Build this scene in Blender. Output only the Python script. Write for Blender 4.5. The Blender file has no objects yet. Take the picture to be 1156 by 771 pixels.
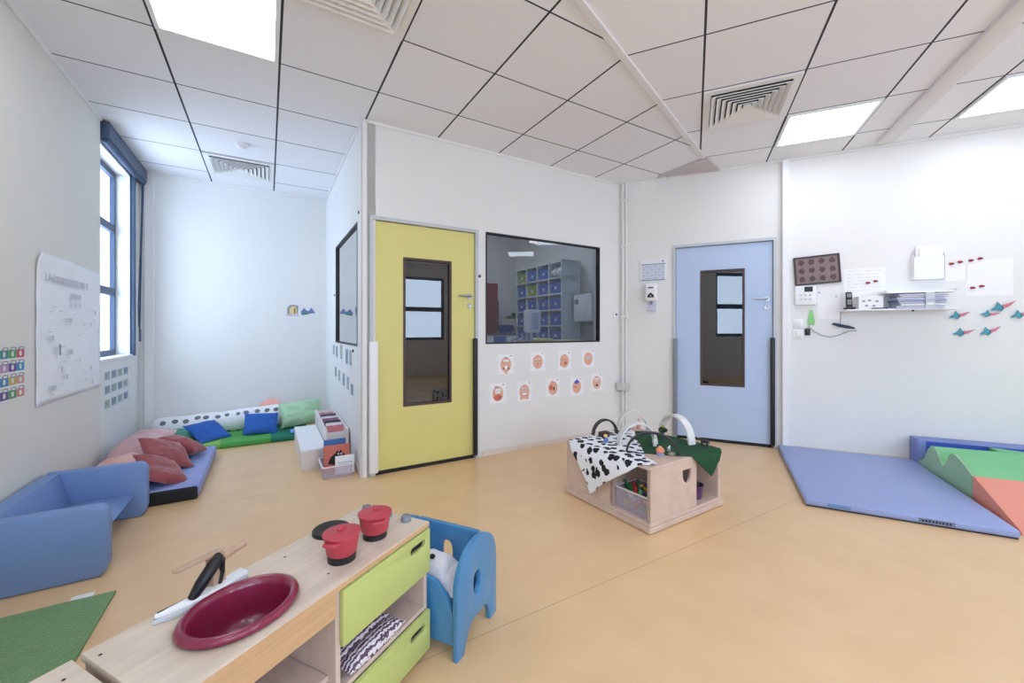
import bpy, bmesh, math, random
from mathutils import Vector, Matrix, noise
from math import sin, cos, pi, radians, sqrt
random.seed(7)
COL = bpy.context.scene.collection
TH = radians(30.96); S = sin(TH); K = cos(TH)          # main room axes: u goes away-left, v goes away-right
PH = radians(-25.5); CO = (1.236, 4.66)                # right hand wall direction and its corner
CEIL = 2.83

def W(u, v): return (-S*u + K*v, K*u + S*v)
def Wc(k): return (CO[0] + cos(PH)*k, CO[1] + sin(PH)*k)

# ------------------------------------------------------------ materials
def lin(c):
    out = []
    for x in c:
        x /= 255.0
        out.append(x/12.92 if x <= .04045 else ((x+.055)/1.055)**2.4)
    return (*out, 1)

def N(nt, t, **kw):
    n = nt.nodes.new(t)
    for k_, v_ in kw.items():
        setattr(n, k_, v_)
    return n

def mathn(nt, op, a, b=None, c=None):
    n = N(nt, 'ShaderNodeMath', operation=op)
    for i, x in enumerate((a, b, c)):
        if x is None: continue
        if isinstance(x, (int, float)): n.inputs[i].default_value = x
        else: nt.links.new(x, n.inputs[i])
    return n.outputs[0]

def newmat(name):
    m = bpy.data.materials.new(name); m.use_nodes = True
    nt = m.node_tree
    return m, nt, nt.nodes['Principled BSDF']

MC = {}
def mat(name, col, rough=.6, var=.04, scale=12, bump=.05, metal=0, stretch=(1,1,1), col2=None, coat=0, spec=.5, sheen=0):
    """plain surface with procedural colour variation and fine relief"""
    if name in MC: return MC[name]
    m, nt, b = newmat(name)
    tc = N(nt, 'ShaderNodeTexCoord'); mp = N(nt, 'ShaderNodeMapping'); mp.inputs['Scale'].default_value = stretch
    nt.links.new(tc.outputs['Object'], mp.inputs[0])
    nz = N(nt, 'ShaderNodeTexNoise'); nz.inputs['Scale'].default_value = scale; nz.inputs['Detail'].default_value = 5
    nt.links.new(mp.outputs[0], nz.inputs['Vector'])
    rp = N(nt, 'ShaderNodeValToRGB')
    c = lin(col)
    lo = lin(col2) if col2 else tuple(max(0, x*(1-var)) for x in c[:3]) + (1,)
    hi = c if col2 else tuple(min(1, x*(1+var)) for x in c[:3]) + (1,)
    rp.color_ramp.elements[0].position = .3; rp.color_ramp.elements[0].color = lo
    rp.color_ramp.elements[1].position = .7; rp.color_ramp.elements[1].color = hi
    nt.links.new(nz.outputs['Fac'], rp.inputs[0]); nt.links.new(rp.outputs[0], b.inputs['Base Color'])
    b.inputs['Roughness'].default_value = rough; b.inputs['Metallic'].default_value = metal
    b.inputs['Coat Weight'].default_value = coat; b.inputs['Specular IOR Level'].default_value = spec
    if sheen: b.inputs['Sheen Weight'].default_value = sheen
    if bump:
        bp = N(nt, 'ShaderNodeBump'); bp.inputs['Strength'].default_value = bump; bp.inputs['Distance'].default_value = .01
        n2 = N(nt, 'ShaderNodeTexNoise'); n2.inputs['Scale'].default_value = scale*6
        nt.links.new(mp.outputs[0], n2.inputs['Vector'])
        nt.links.new(n2.outputs['Fac'], bp.inputs['Height']); nt.links.new(bp.outputs[0], b.inputs['Normal'])
    MC[name] = m
    return m

def emit(name, col, strength):
    m, nt, b = newmat(name)
    b.inputs['Base Color'].default_value = lin(col); b.inputs['Emission Color'].default_value = lin(col)
    b.inputs['Emission Strength'].default_value = strength
    return m

def glass(name, tint, refl=.06, rough=0.0):
    m = bpy.data.materials.new(name); m.use_nodes = True; nt = m.node_tree; nt.nodes.clear()
    o = N(nt, 'ShaderNodeOutputMaterial'); tr = N(nt, 'ShaderNodeBsdfTransparent'); gl = N(nt, 'ShaderNodeBsdfGlossy')
    tr.inputs[0].default_value = lin(tint); gl.inputs['Roughness'].default_value = rough
    lw = N(nt, 'ShaderNodeLayerWeight'); lw.inputs[0].default_value = .5
    f = mathn(nt, 'ADD', mathn(nt, 'MULTIPLY', mathn(nt, 'POWER', lw.outputs['Facing'], 5.0), .8), refl)
    mx = N(nt, 'ShaderNodeMixShader'); nt.links.new(f, mx.inputs[0])
    nt.links.new(tr.outputs[0], mx.inputs[1]); nt.links.new(gl.outputs[0], mx.inputs[2]); nt.links.new(mx.outputs[0], o.inputs[0])
    return m

def cloudy(name, col, f):
    m = glass(name, col, .05, .1); nt = m.node_tree; o = [n for n in nt.nodes if n.type == 'OUTPUT_MATERIAL'][0]
    src = o.inputs[0].links[0].from_socket; d = N(nt, 'ShaderNodeBsdfDiffuse'); d.inputs[0].default_value = lin(col)
    mx = N(nt, 'ShaderNodeMixShader'); mx.inputs[0].default_value = f
    nt.links.new(src, mx.inputs[1]); nt.links.new(d.outputs[0], mx.inputs[2]); nt.links.new(mx.outputs[0], o.inputs[0])
    return m

def ceiling_mat(name, x0, y0, col, wx=.013, wy=.008):
    m, nt, b = newmat(name)
    tc = N(nt, 'ShaderNodeTexCoord'); sp = N(nt, 'ShaderNodeSeparateXYZ'); nt.links.new(tc.outputs['Object'], sp.inputs[0])
    def line(ax, o, w):
        t = mathn(nt, 'SUBTRACT', ax, o - w/2); t = mathn(nt, 'DIVIDE', t, .6); fr = mathn(nt, 'FRACT', t)
        return mathn(nt, 'LESS_THAN', fr, w/.6)
    f = mathn(nt, 'MAXIMUM', line(sp.outputs[0], x0, wx), line(sp.outputs[1], y0, wy))
    ix = mathn(nt, 'FLOOR', mathn(nt, 'DIVIDE', mathn(nt, 'SUBTRACT', sp.outputs[0], x0), .6))
    iy = mathn(nt, 'FLOOR', mathn(nt, 'DIVIDE', mathn(nt, 'SUBTRACT', sp.outputs[1], y0), .6))
    cb = N(nt, 'ShaderNodeCombineXYZ'); nt.links.new(ix, cb.inputs[0]); nt.links.new(iy, cb.inputs[1])
    wn = N(nt, 'ShaderNodeTexWhiteNoise'); nt.links.new(cb.outputs[0], wn.inputs['Vector'])
    nz = N(nt, 'ShaderNodeTexNoise'); nz.inputs['Scale'].default_value = 160; nt.links.new(tc.outputs['Object'], nz.inputs['Vector'])
    v = mathn(nt, 'ADD', mathn(nt, 'MULTIPLY', wn.outputs[0], .05), mathn(nt, 'MULTIPLY', nz.outputs['Fac'], .10))
    v = mathn(nt, 'ADD', v, .88)
    mul = N(nt, 'ShaderNodeMix', data_type='RGBA', blend_type='MULTIPLY'); mul.inputs['Factor'].default_value = 1
    mul.inputs['A'].default_value = lin(col); nt.links.new(v, mul.inputs['B'])
    mx = N(nt, 'ShaderNodeMix', data_type='RGBA'); nt.links.new(f, mx.inputs['Factor'])
    nt.links.new(mul.outputs['Result'], mx.inputs['A']); mx.inputs['B'].default_value = lin((52, 54, 62))
    nt.links.new(mx.outputs['Result'], b.inputs['Base Color']); b.inputs['Roughness'].default_value = .9
    bp = N(nt, 'ShaderNodeBump'); bp.inputs['Strength'].default_value = .15; bp.inputs['Distance'].default_value = .004
    nt.links.new(nz.outputs['Fac'], bp.inputs['Height']); nt.links.new(bp.outputs[0], b.inputs['Normal'])
    return m

def floor_mat():
    m, nt, b = newmat('peach vinyl')
    tc = N(nt, 'ShaderNodeTexCoord'); sp = N(nt, 'ShaderNodeSeparateXYZ'); nt.links.new(tc.outputs['Object'], sp.inputs[0])
    t = mathn(nt, 'FRACT', mathn(nt, 'DIVIDE', mathn(nt, 'SUBTRACT', sp.outputs[1], 1.395), 1.985))
    f = mathn(nt, 'MULTIPLY', mathn(nt, 'LESS_THAN', t, .0026), .42)
    nz = N(nt, 'ShaderNodeTexNoise'); nz.inputs['Scale'].default_value = 5; nz.inputs['Detail'].default_value = 8
    nt.links.new(tc.outputs['Object'], nz.inputs['Vector'])
    rp = N(nt, 'ShaderNodeValToRGB'); rp.color_ramp.elements[0].position = .3; rp.color_ramp.elements[1].position = .75
    rp.color_ramp.elements[0].color = lin(FLOORC[0]); rp.color_ramp.elements[1].color = lin(FLOORC[1])
    nt.links.new(nz.outputs['Fac'], rp.inputs[0])
    mx = N(nt, 'ShaderNodeMix', data_type='RGBA'); nt.links.new(f, mx.inputs['Factor'])
    nt.links.new(rp.outputs[0], mx.inputs['A']); mx.inputs['B'].default_value = lin((150, 110, 66))
    nt.links.new(mx.outputs['Result'], b.inputs['Base Color'])
    b.inputs['Roughness'].default_value = .32; b.inputs['Specular IOR Level'].default_value = .5
    bp = N(nt, 'ShaderNodeBump'); bp.inputs['Strength'].default_value = .06; bp.inputs['Distance'].default_value = .01
    n2 = N(nt, 'ShaderNodeTexNoise'); n2.inputs['Scale'].default_value = 3.5; nt.links.new(tc.outputs['Object'], n2.inputs['Vector'])
    nt.links.new(n2.outputs['Fac'], bp.inputs['Height']); nt.links.new(bp.outputs[0], b.inputs['Normal'])
    return m

def ramp_mat(name, tex, fac, stops, rough=.7, const=True, mapping=(1,1,1), setup=None, dist=0):
    m, nt, b = newmat(name)
    tc = N(nt, 'ShaderNodeTexCoord'); mp = N(nt, 'ShaderNodeMapping'); mp.inputs['Scale'].default_value = mapping
    nt.links.new(tc.outputs['Object'], mp.inputs[0]); vec = mp.outputs[0]
    if dist:
        dn = N(nt, 'ShaderNodeTexNoise'); dn.inputs['Scale'].default_value = 30; nt.links.new(vec, dn.inputs['Vector'])
        va = N(nt, 'ShaderNodeVectorMath', operation='MULTIPLY_ADD'); nt.links.new(dn.outputs['Color'], va.inputs[0])
        va.inputs[1].default_value = (dist,)*3; nt.links.new(vec, va.inputs[2]); vec = va.outputs[0]
    t = N(nt, tex); nt.links.new(vec, t.inputs['Vector'])
    if setup: setup(t)
    rp = N(nt, 'ShaderNodeValToRGB')
    if const: rp.color_ramp.interpolation = 'CONSTANT'
    while len(rp.color_ramp.elements) < len(stops): rp.color_ramp.elements.new(.5)
    for e, (p, c) in zip(rp.color_ramp.elements, stops): e.position = p; e.color = lin(c)
    nt.links.new(t.outputs[fac], rp.inputs[0]); nt.links.new(rp.outputs[0], b.inputs['Base Color'])
    b.inputs['Roughness'].default_value = rough
    return m

# ------------------------------------------------------------ mesh tools
def merge(bm, tmp, M=None):
    if M is not None: bmesh.ops.transform(tmp, matrix=M, verts=tmp.verts)
    me = bpy.data.meshes.new('t'); tmp.to_mesh(me); tmp.free(); bm.from_mesh(me); bpy.data.meshes.remove(me)
    return bm
def BM(): return bmesh.new()

def box(bm, x0, x1, y0, y1, z0, z1, bev=0, seg=2, M=None):
    t = BM(); bmesh.ops.create_cube(t, size=1)
    bmesh.ops.transform(t, matrix=Matrix.Translation(((x0+x1)/2, (y0+y1)/2, (z0+z1)/2)) @ Matrix.Diagonal((abs(x1-x0), abs(y1-y0), abs(z1-z0), 1)), verts=t.verts)
    if bev: bmesh.ops.bevel(t, geom=t.edges[:], offset=bev, segments=seg, profile=.5, affect='EDGES')
    return merge(bm, t, M)

def plate(bm, outer, holes=(), th=.02, M=None, bev=0, axis='xz'):
    """flat board from an outline (x,z) with holes; thickness along +y"""
    t = BM(); es = []
    for loop in [outer, *holes]:
        vs = [t.verts.new((p[0], 0, p[1])) for p in loop]
        es += [t.edges.new((vs[i], vs[(i+1) % len(vs)])) for i in range(len(vs))]
    bmesh.ops.triangle_fill(t, edges=es, use_beauty=True, use_dissolve=False)
    bmesh.ops.dissolve_limit(t, angle_limit=.01, verts=t.verts, edges=[e for e in t.edges if len(e.link_faces) > 1])
    r = bmesh.ops.extrude_face_region(t, geom=t.faces[:])
    bmesh.ops.translate(t, vec=(0, th, 0), verts=[g for g in r['geom'] if isinstance(g, bmesh.types.BMVert)])
    bmesh.ops.recalc_face_normals(t, faces=t.faces[:])
    if bev:
        ed = [e for e in t.edges if len(e.link_faces) == 2 and e.calc_face_angle(0) > 1.2 and abs(e.verts[0].co.y - e.verts[1].co.y) < 1e-5]
        bmesh.ops.bevel(t, geom=ed, offset=bev, segments=2, profile=.5, affect='EDGES')
    if axis == 'xy':   # outline lies in x,y and thickness goes up
        bmesh.ops.transform(t, matrix=Matrix(((1,0,0,0),(0,0,1,0),(0,1,0,0),(0,0,0,1))), verts=t.verts)
        bmesh.ops.recalc_face_normals(t, faces=t.faces[:])
    return merge(bm, t, M)

def rect(x0, x1, z0, z1): return [(x0, z0), (x1, z0), (x1, z1), (x0, z1)]
def oval(cx, cz, rx, rz, n=28, p=2):
    out = []
    for i in range(n):
        a = 2*pi*i/n; c, s = cos(a), sin(a)
        out.append((cx + rx*math.copysign(abs(c)**(2/p), c), cz + rz*math.copysign(abs(s)**(2/p), s)))
    return out
def rrect(x0, x1, z0, z1, r, n=6):
    out = []
    for cx, cz, a0 in ((x1-r, z1-r, 0), (x0+r, z1-r, 90), (x0+r, z0+r, 180), (x1-r, z0+r, 270)):
        for i in range(n+1):
            a = radians(a0 + 90*i/n); out.append((cx + r*cos(a), cz + r*sin(a)))
    return out

def lathe(bm, prof, n=32, M=None, sx=1, sy=1):
    t = BM(); rings = []
    for r, z in prof:
        if r < 1e-5: rings.append([t.verts.new((0, 0, z))])
        else: rings.append([t.verts.new((sx*r*cos(2*pi*i/n), sy*r*sin(2*pi*i/n), z)) for i in range(n)])
    for a, b in zip(rings, rings[1:]):
        for i in range(n):
            j = (i+1) % n
            if len(a) == 1 and len(b) == 1: continue
            if len(a) == 1: t.faces.new((a[0], b[j], b[i]))
            elif len(b) == 1: t.faces.new((a[i], a[j], b[0]))
            else: t.faces.new((a[i], a[j], b[j], b[i]))
    bmesh.ops.recalc_face_normals(t, faces=t.faces[:])
    return merge(bm, t, M)

def tube(bm, pts, r, n=10, M=None, cap=True, flat=None):
    """sweep; r number or list; flat=(a,b) gives a rectangular section a wide b thick"""
    t = BM(); P = [Vector(p) for p in pts]; rings = []; up = None
    for i, p in enumerate(P):
        d = (P[min(i+1, len(P)-1)] - P[max(i-1, 0)]).normalized()
        if up is None:
            up = Vector((0, 0, 1)) if abs(d.z) < .9 else Vector((1, 0, 0))
        sx_ = d.cross(up).normalized(); up = sx_.cross(d).normalized()
        rr = r[i] if isinstance(r, (list, tuple)) else r
        if flat:
            a, b = flat
            rings.append([t.verts.new(p + sx_*q*a/2 + up*w*b/2) for q, w in ((1,1), (-1,1), (-1,-1), (1,-1))])
        else:
            rings.append([t.verts.new(p + (sx_*cos(2*pi*k/n) + up*sin(2*pi*k/n))*rr) for k in range(n)])
    m = len(rings[0])
    for a, b in zip(rings, rings[1:]):
        for k in range(m): t.faces.new((a[k], a[(k+1) % m], b[(k+1) % m], b[k]))
    if cap: t.faces.new(rings[0][::-1]); t.faces.new(rings[-1])
    bmesh.ops.recalc_face_normals(t, faces=t.faces[:])
    return merge(bm, t, M)

def ball(bm, c, r, M=None, u=20, v=12):
    t = BM(); bmesh.ops.create_uvsphere(t, u_segments=u, v_segments=v, radius=1)
    r = (r, r, r) if isinstance(r, (int, float)) else r
    bmesh.ops.transform(t, matrix=Matrix.Translation(c) @ Matrix.Diagonal((*r, 1)), verts=t.verts)
    return merge(bm, t, M)

def pillow(bm, w, d, h, seed=0, n=26, wr=.012, pinch=.07, M=None, round_=False):
    """stuffed cushion centred at the origin"""
    t = BM(); g = {}
    for side in (1, -1):
        for i in range(n+1):
            for j in range(n+1):
                a = -1 + 2*i/n; b = -1 + 2*j/n
                a_, b_ = a, b
                if round_:
                    a_ = a*sqrt(1 - b*b/2); b_ = b*sqrt(1 - a*a/2)
                edge = i in (0, n) or j in (0, n)
                if side == -1 and edge: g[(-1, i, j)] = g[(1, i, j)]; continue
                e = max(0, (1 - abs(a)**2.6)*(1 - abs(b)**2.6))**.55
                x = w/2*a_*(1 - pinch*(1 - b*b)) if not round_ else w/2*a_
                y = d/2*b_*(1 - pinch*(1 - a*a)) if not round_ else d/2*b_
                nz = noise.noise(Vector((x*7 + seed*3.1, y*7 + seed, side*2.0 + seed)))*wr*1.6 + noise.noise(Vector((x*19 + seed, y*19, side + seed*2)))*wr*.7
                z = side*(h/2*e) + nz*(e**.5)
                if edge: z += noise.noise(Vector((x*9, y*9, seed)))*wr
                g[(side, i, j)] = t.verts.new((x, y, z))
    for side in (1, -1):
        for i in range(n):
            for j in range(n):
                f = [g[(side, i, j)], g[(side, i+1, j)], g[(side, i+1, j+1)], g[(side, i, j+1)]]
                t.faces.new(f if side == 1 else f[::-1])
    # stitched seam round the edge
    return merge(bm, t, M)

def rot(x=0, y=0, z=0): return Matrix.Rotation(radians(z), 4, 'Z') @ Matrix.Rotation(radians(y), 4, 'Y') @ Matrix.Rotation(radians(x), 4, 'X')
def T(x, y, z): return Matrix.Translation((x, y, z))

# ------------------------------------------------------------ objects
def obj(name, bm, m, parent=None, smooth=40, M=None):
    me = bpy.data.meshes.new(name)
    bmesh.ops.remove_doubles(bm, verts=bm.verts, dist=1e-6)
    bm.to_mesh(me); bm.free()
    if smooth:
        me.shade_smooth(); me.set_sharp_from_angle(angle=radians(smooth))
    for q in (m if isinstance(m, (list, tuple)) else [m]): me.materials.append(q)
    o = bpy.data.objects.new(name, me); COL.objects.link(o)
    if parent is not None: o.parent = parent
    if M is not None: o.matrix_local = M
    return o
def tag(o, label, cat, group=None, kind=None):
    o['label'] = label; o['category'] = cat
    if group: o['group'] = group
    if kind: o['kind'] = kind
    return o
def thing(name, label, cat, loc=(0, 0, 0), rz=0, group=None, kind=None, rx=0, ry=0):
    o = bpy.data.objects.new(name, None); COL.objects.link(o); o.empty_display_size = .05
    o.location = loc; o.rotation_euler = (radians(rx), radians(ry), radians(rz))
    return tag(o, label, cat, group, kind)
def struct(name, bm, m, label, cat, M=None, smooth=0, parent=None):
    o = obj(name, bm, m, parent, smooth, M)
    if parent is None: tag(o, label, cat, kind='structure')
    return o
def copy_tree(o, parent=None):
    c = o.copy(); COL.objects.link(c)
    if parent is not None: c.parent = parent
    for ch in [x for x in COL.objects if x.parent == o]: copy_tree(ch, c)
    return c
def text_mesh(bm, s, size, M, ext=.0006, align='CENTER'):
    cu = bpy.data.curves.new('t', 'FONT'); cu.body = s; cu.size = size; cu.extrude = ext; cu.align_x = align
    o = bpy.data.objects.new('t', cu); COL.objects.link(o)
    dg = bpy.context.evaluated_depsgraph_get(); me = bpy.data.meshes.new_from_object(o.evaluated_get(dg))
    t = BM(); t.from_mesh(me); bpy.data.objects.remove(o); bpy.data.meshes.remove(me)
    return merge(bm, t, M @ Matrix.Rotation(radians(90), 4, 'X'))

# wall frames: local x runs right as seen from the room, local y goes into the wall
ANG = {'A': 120.96, 'B': 30.96, 'F': 30.96, 'E': -59.04, 'C': -25.5, 'V': 120.96}
def wp(wall, s, z=0, out=0):
    """world point on a wall: s is u for A,E,V, v for B,F, k for C; out = distance off the wall into the room"""
    if wall == 'A': x, y = W(s, -1.125 + out)
    elif wall == 'V': x, y = W(s, -1.15 + out)
    elif wall == 'B': x, y = W(3.36 - out, s)
    elif wall == 'F': x, y = W(5.66 - out, s)
    elif wall == 'E': x, y = W(s, .64 - out)
    else:
        x, y = Wc(s); x += sin(PH)*out; y -= cos(PH)*out
    return (x, y, z)
def wm(wall, s, z=0, out=0): return T(*wp(wall, s, z, out)) @ rot(z=ANG[wall])
def wthing(name, label, cat, wall, s, z, out=0, group=None, kind=None, roll=0):
    o = thing(name, label, cat, wp(wall, s, z, out), ANG[wall], group, kind)
    if roll: o.rotation_euler = (0, radians(roll), radians(ANG[wall]))
    return o
WORLD = 7.2; EXPO = 0.38; LAMP = 6.0
# ------------------------------------------------------------ palette
FLOORC = ((224, 187, 141), (231, 196, 151))
M_WALL = mat('wall paint', (230, 230, 229), .75, .012, 3, .03)
M_WALLA = mat('partition paint', (220, 219, 213), .7, .015, 2, .03)
M_TRIM = mat('white trim', (232, 231, 230), .5, .01, 6, .02)
M_SKIRT = mat('beige skirting', (222, 212, 204), .6, .03, 6, .02)
M_FLOOR = floor_mat()
M_STRIP = mat('ceiling strip', (226, 223, 223), .7, .02, 6, .03)
M_WHITE = mat('white plastic', (236, 237, 240), .35, .01, 6, .01)
M_WHITEP = mat('white paper', (240, 240, 243), .8, .012, 8, .02)
M_NAVYF = mat('blue grey window metal', (58, 76, 104), .45, .05, 6, .03)
M_YEL = mat('yellow door laminate', (220, 212, 132), .5, .015, 4, .02)
M_BLUED = mat('pale blue door laminate', (184, 202, 232), .5, .015, 4, .02)
M_DFRAME = mat('grey door frame', (196, 200, 206), .45, .02, 8, .02)
M_DARKFR = mat('dark brown glazing bead', (74, 52, 50), .5, .06, 12, .03)
M_BLACK = mat('black plastic', (24, 25, 29), .45, .06, 12, .03)
M_BLACKM = mat('black matt', (30, 30, 34), .8, .06, 12, .04)
M_STEEL = mat('brushed steel', (176, 178, 182), .3, .04, 30, .03, metal=.9)
M_GREY = mat('grey plastic', (128, 134, 144), .45, .05, 12, .03)
M_LGREY = mat('light grey plastic', (196, 199, 206), .45, .03, 12, .02)
G_WIN = glass('window glass', (236, 242, 250), .02)
G_DARK = glass('tinted vision glass', (212, 218, 228), .05)
G_DARKD = glass('tinted door glass', (140, 136, 136), .10)
M_LAMP = emit('lit lamp diffuser', (240, 247, 255), LAMP)
M_PLY = mat('pale birch plywood', (224, 209, 192), .5, .05, 3, .03, stretch=(2, 14, 14), col2=(210, 194, 177), coat=.15)
M_PLYE = mat('plywood edge', (214, 178, 136), .55, .05, 3, .05, stretch=(1, 1, 60), col2=(196, 158, 118))
M_PLYP = mat('pinkish birch board', (214, 194, 182), .55, .05, 3, .03, stretch=(14, 14, 2), col2=(202, 182, 170))
M_LIME = mat('lime green board', (188, 200, 122), .45, .025, 6, .02)
M_BURG = mat('burgundy plastic', (132, 34, 66), .22, .05, 5, .01, coat=.4)
M_POT = mat('coral red enamelled plastic', (188, 66, 80), .5, .04, 10, .04)
M_WOOD = mat('beech wood', (190, 158, 134), .5, .08, 4, .05, stretch=(12, 12, 2))
M_CBLUE = mat('sky blue varnished wood', (70, 136, 186), .35, .05, 4, .03, coat=.3)
M_SOFA = mat('cornflower blue foam vinyl', (116, 146, 196), .5, .03, 4, .03)
M_MATB = mat('periwinkle vinyl', (140, 154, 210), .45, .025, 4, .03)
M_MATB2 = mat('periwinkle gym vinyl', (146, 161, 208), .42, .03, 3, .03)
M_PINK = mat('dusty pink cloth', (206, 164, 168), .9, .06, 10, .15, sheen=.3)
M_SALMON = mat('salmon pink cloth', (222, 170, 160), .9, .06, 10, .15, sheen=.3)
M_RED = mat('faded brick red cloth', (150, 72, 76), .9, .08, 10, .2, sheen=.3)
M_NAVY = mat('navy blue cloth', (40, 74, 134), .85, .08, 10, .15)
M_BLUEC = mat('royal blue cloth', (38, 92, 176), .8, .10, 10, .15)
M_TEAL = mat('sea green cloth', (92, 158, 136), .85, .08, 10, .15)
M_MINT = mat('mint green cloth', (172, 208, 170), .85, .06, 8, .15)
M_DGREEN = mat('bottle green cloth', (24, 72, 42), .95, .12, 18, .3)
M_FGREEN = mat('foam green vinyl', (118, 188, 134), .5, .03, 5, .03)
M_FMINT = mat('pale foam green vinyl', (152, 190, 156), .55, .03, 5, .03)
M_ORANGE = mat('coral orange vinyl', (228, 146, 126), .5, .03, 5, .03)
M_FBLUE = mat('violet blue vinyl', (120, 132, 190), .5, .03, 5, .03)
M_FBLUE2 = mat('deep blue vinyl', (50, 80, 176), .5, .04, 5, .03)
M_CLEAR = cloudy('clear plastic', (240, 236, 244), .22)
M_SKIN = mat('printed skin tone', (228, 182, 160), .8, .08, 25, .0, col2=(220, 164, 142))
M_INK = mat('printed black', (40, 38, 44), .8, .05, 20, .0)
M_INKG = mat('printed grey', (150, 152, 162), .8, .05, 20, .0)
M_LINE = mat('faint print grey', (200, 202, 210), .8, .03, 20, .0)

# ------------------------------------------------------------ room shell
def wall(name, key, s0, s1, holes, label, z1=CEIL, th=.14, m=M_WALL, flip=False):
    """board with openings; s along the wall"""
    o = wp(key, 0); sg = -1 if key == 'E' else 1
    b = BM(); a0, a1 = sorted((sg*s0, sg*s1))
    hs = [rect(*sorted((sg*h[0], sg*h[1])), h[2], h[3]) for h in holes if h[2] > 0.001]
    outer = [(a0, 0)]
    for h in sorted([tuple(sorted((sg*h[0], sg*h[1]))) + (h[3],) for h in holes if h[2] <= 0.001]):
        outer += [(h[0], 0), (h[0], h[2]), (h[1], h[2]), (h[1], 0)]
    outer += [(a1, 0), (a1, z1), (a0, z1)]
    plate(b, outer, hs, th)
    return struct(name, b, m, label, 'wall', M=wm(key, 0))

WINB = (1.73, 3.145, 1.035, 2.075)
WINE = (3.56, 4.80, 1.03, 2.065)
wall('wall_left', 'A', -3.2, 4.40, [(-2.3, -1.0, 1.0, 2.55)], 'long off-white partition wall at the left with the big white poster', m=M_WALLA, th=.3)
wall('wall_window', 'V', 4.40, 5.66, [(4.40, 5.31, .91, 2.66)], 'short white wall under and around the blue-grey framed window', th=.15)
wall('wall_far', 'F', -1.45, 3.55, [], 'plain white wall at the far end of the play corner')
wall('wall_side', 'E', 3.36, 5.66, [WINE], 'white side wall with dark glass pane beside the yellow door', th=.1)
wall('wall_middle', 'B', .64, 3.50, [(.70, 1.64, 0, 2.075), WINB], 'white wall holding the yellow door and the wide dark window', th=.1)
wall('wall_right', 'C', -.05, 4.95, [(.575, 1.50, 0, 2.075)], 'long white wall with the pale blue door and the small shelf')
b = BM(); plate(b, rect(0, 2.4, 0, CEIL), (), .1)
struct('wall_inner', b, M_WALL, 'white wall inside the changing room behind the dark glass', 'wall', M=T(*W(3.40, 3.46), 0) @ rot(z=120.96) @ Matrix.Scale(-1, 4, (0, 1, 0)))
# rear of the room, out of the photograph but lighting it
b = BM(); plate(b, rect(-1.3, 5.1, 0, CEIL), (rect(-.7, .7, .9, 2.5), rect(1.0, 2.2, .9, 2.5), rect(2.75, 3.95, .9, 2.5)), .14)
struct('wall_rear', b, M_WALL, 'white wall behind the camera with three windows', 'wall', M=T(*W(-3.2, 0), 0) @ rot(z=30.96) @ Matrix.Scale(-1, 4, (0, 1, 0)))
pr = Vector((*W(-3.2, 5.0), 0)); pc = Vector((*Wc(4.85), 0)); dd = pr - pc
b = BM(); plate(b, rect(-.1, dd.length+.1, 0, CEIL), (), .14)
struct('wall_east', b, M_WALL, 'white wall closing the room at far right', 'wall', M=T(*pc) @ Matrix.Rotation(math.atan2(dd.y, dd.x), 4, 'Z'))

b = BM(); plate(b, [(-1.6, -3.5), (5.6, -3.5), (6.2, .4), (5.1, 3.2), (3.7, 5.9), (-1.6, 5.9)], (), .05, M=T(0, 0, -.05), axis='xy')
struct('floor', b, M_FLOOR, 'glossy peach-orange vinyl floor with two welded seams', 'floor', M=rot(z=30.96))

Q = Vector((.344, 2.053)); D = Vector((.626, .780))
q0 = Q - D*3.3; q1 = Q + D*3.35
def loc2(p, deg):
    a = radians(deg); return (p[0]*cos(a) + p[1]*sin(a), -p[0]*sin(a) + p[1]*cos(a))
g1 = [q0, Vector(W(5.85, -1.6)), Vector(W(5.85, 3.62)), q1]
g2 = [q1, Vector((6.6, 2.6)), Vector((6.6, -.5)), Vector(W(-3.4, -1.5)), Vector(W(-1, -1.6)), q0]
M_C1 = ceiling_mat('ceiling tiles left', .065, 2.325, (240, 240, 244), wy=.010)
M_C2 = ceiling_mat('ceiling tiles right', .06, .74, (240, 239, 243), wy=.010)
b = BM(); plate(b, [loc2(p, 30.96) for p in g1], (), .05, axis='xy', M=T(0, 0, CEIL))
struct('ceiling', b, M_C1, 'suspended tile ceiling over the door and play corner', 'ceiling', M=rot(z=30.96))
b = BM(); plate(b, [loc2(p, -24) for p in g2], (), .05, axis='xy', M=T(0, 0, CEIL))
struct('ceiling', b, M_C2, 'suspended tile ceiling on the right, grid turned at an angle', 'ceiling', M=rot(z=-24))
# diagonal joint strip and drop triangle
e1 = Vector((1.863, 3.896)); L = (e1 - q0).length
b = BM(); box(b, 0, L, -.022, .022, CEIL-.018, CEIL, .003, 1)
struct('trim_1', b, M_STRIP, 'diagonal pale strip joining the two ceiling grids', 'trim', M=T(q0.x, q0.y, 0) @ Matrix.Rotation(math.atan2(D.y, D.x), 4, 'Z'))
b = BM(); plate(b, [(1.574, 4.389), (2.15, 4.215), (1.863, 3.896)], (), .02, axis='xy', M=T(0, 0, CEIL-.02))
struct('trim_2', b, mat('joint infill', (196, 188, 188), .8), 'small grey triangular ceiling infill where strip meets wall', 'trim')
# low ceiling channel on the right
b = BM(); box(b, 1.475, 1.60, -.6, 4.60, CEIL-.03, CEIL, .006, 2)
for yy in (1.7, 2.6, 3.5): box(b, 1.535, 1.545, yy, yy+.01, CEIL-.033, CEIL-.028)
struct('trim_3', b, M_STRIP, 'wide pale cable channel crossing the right ceiling', 'trim', M=rot(z=-24), smooth=30)
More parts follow.
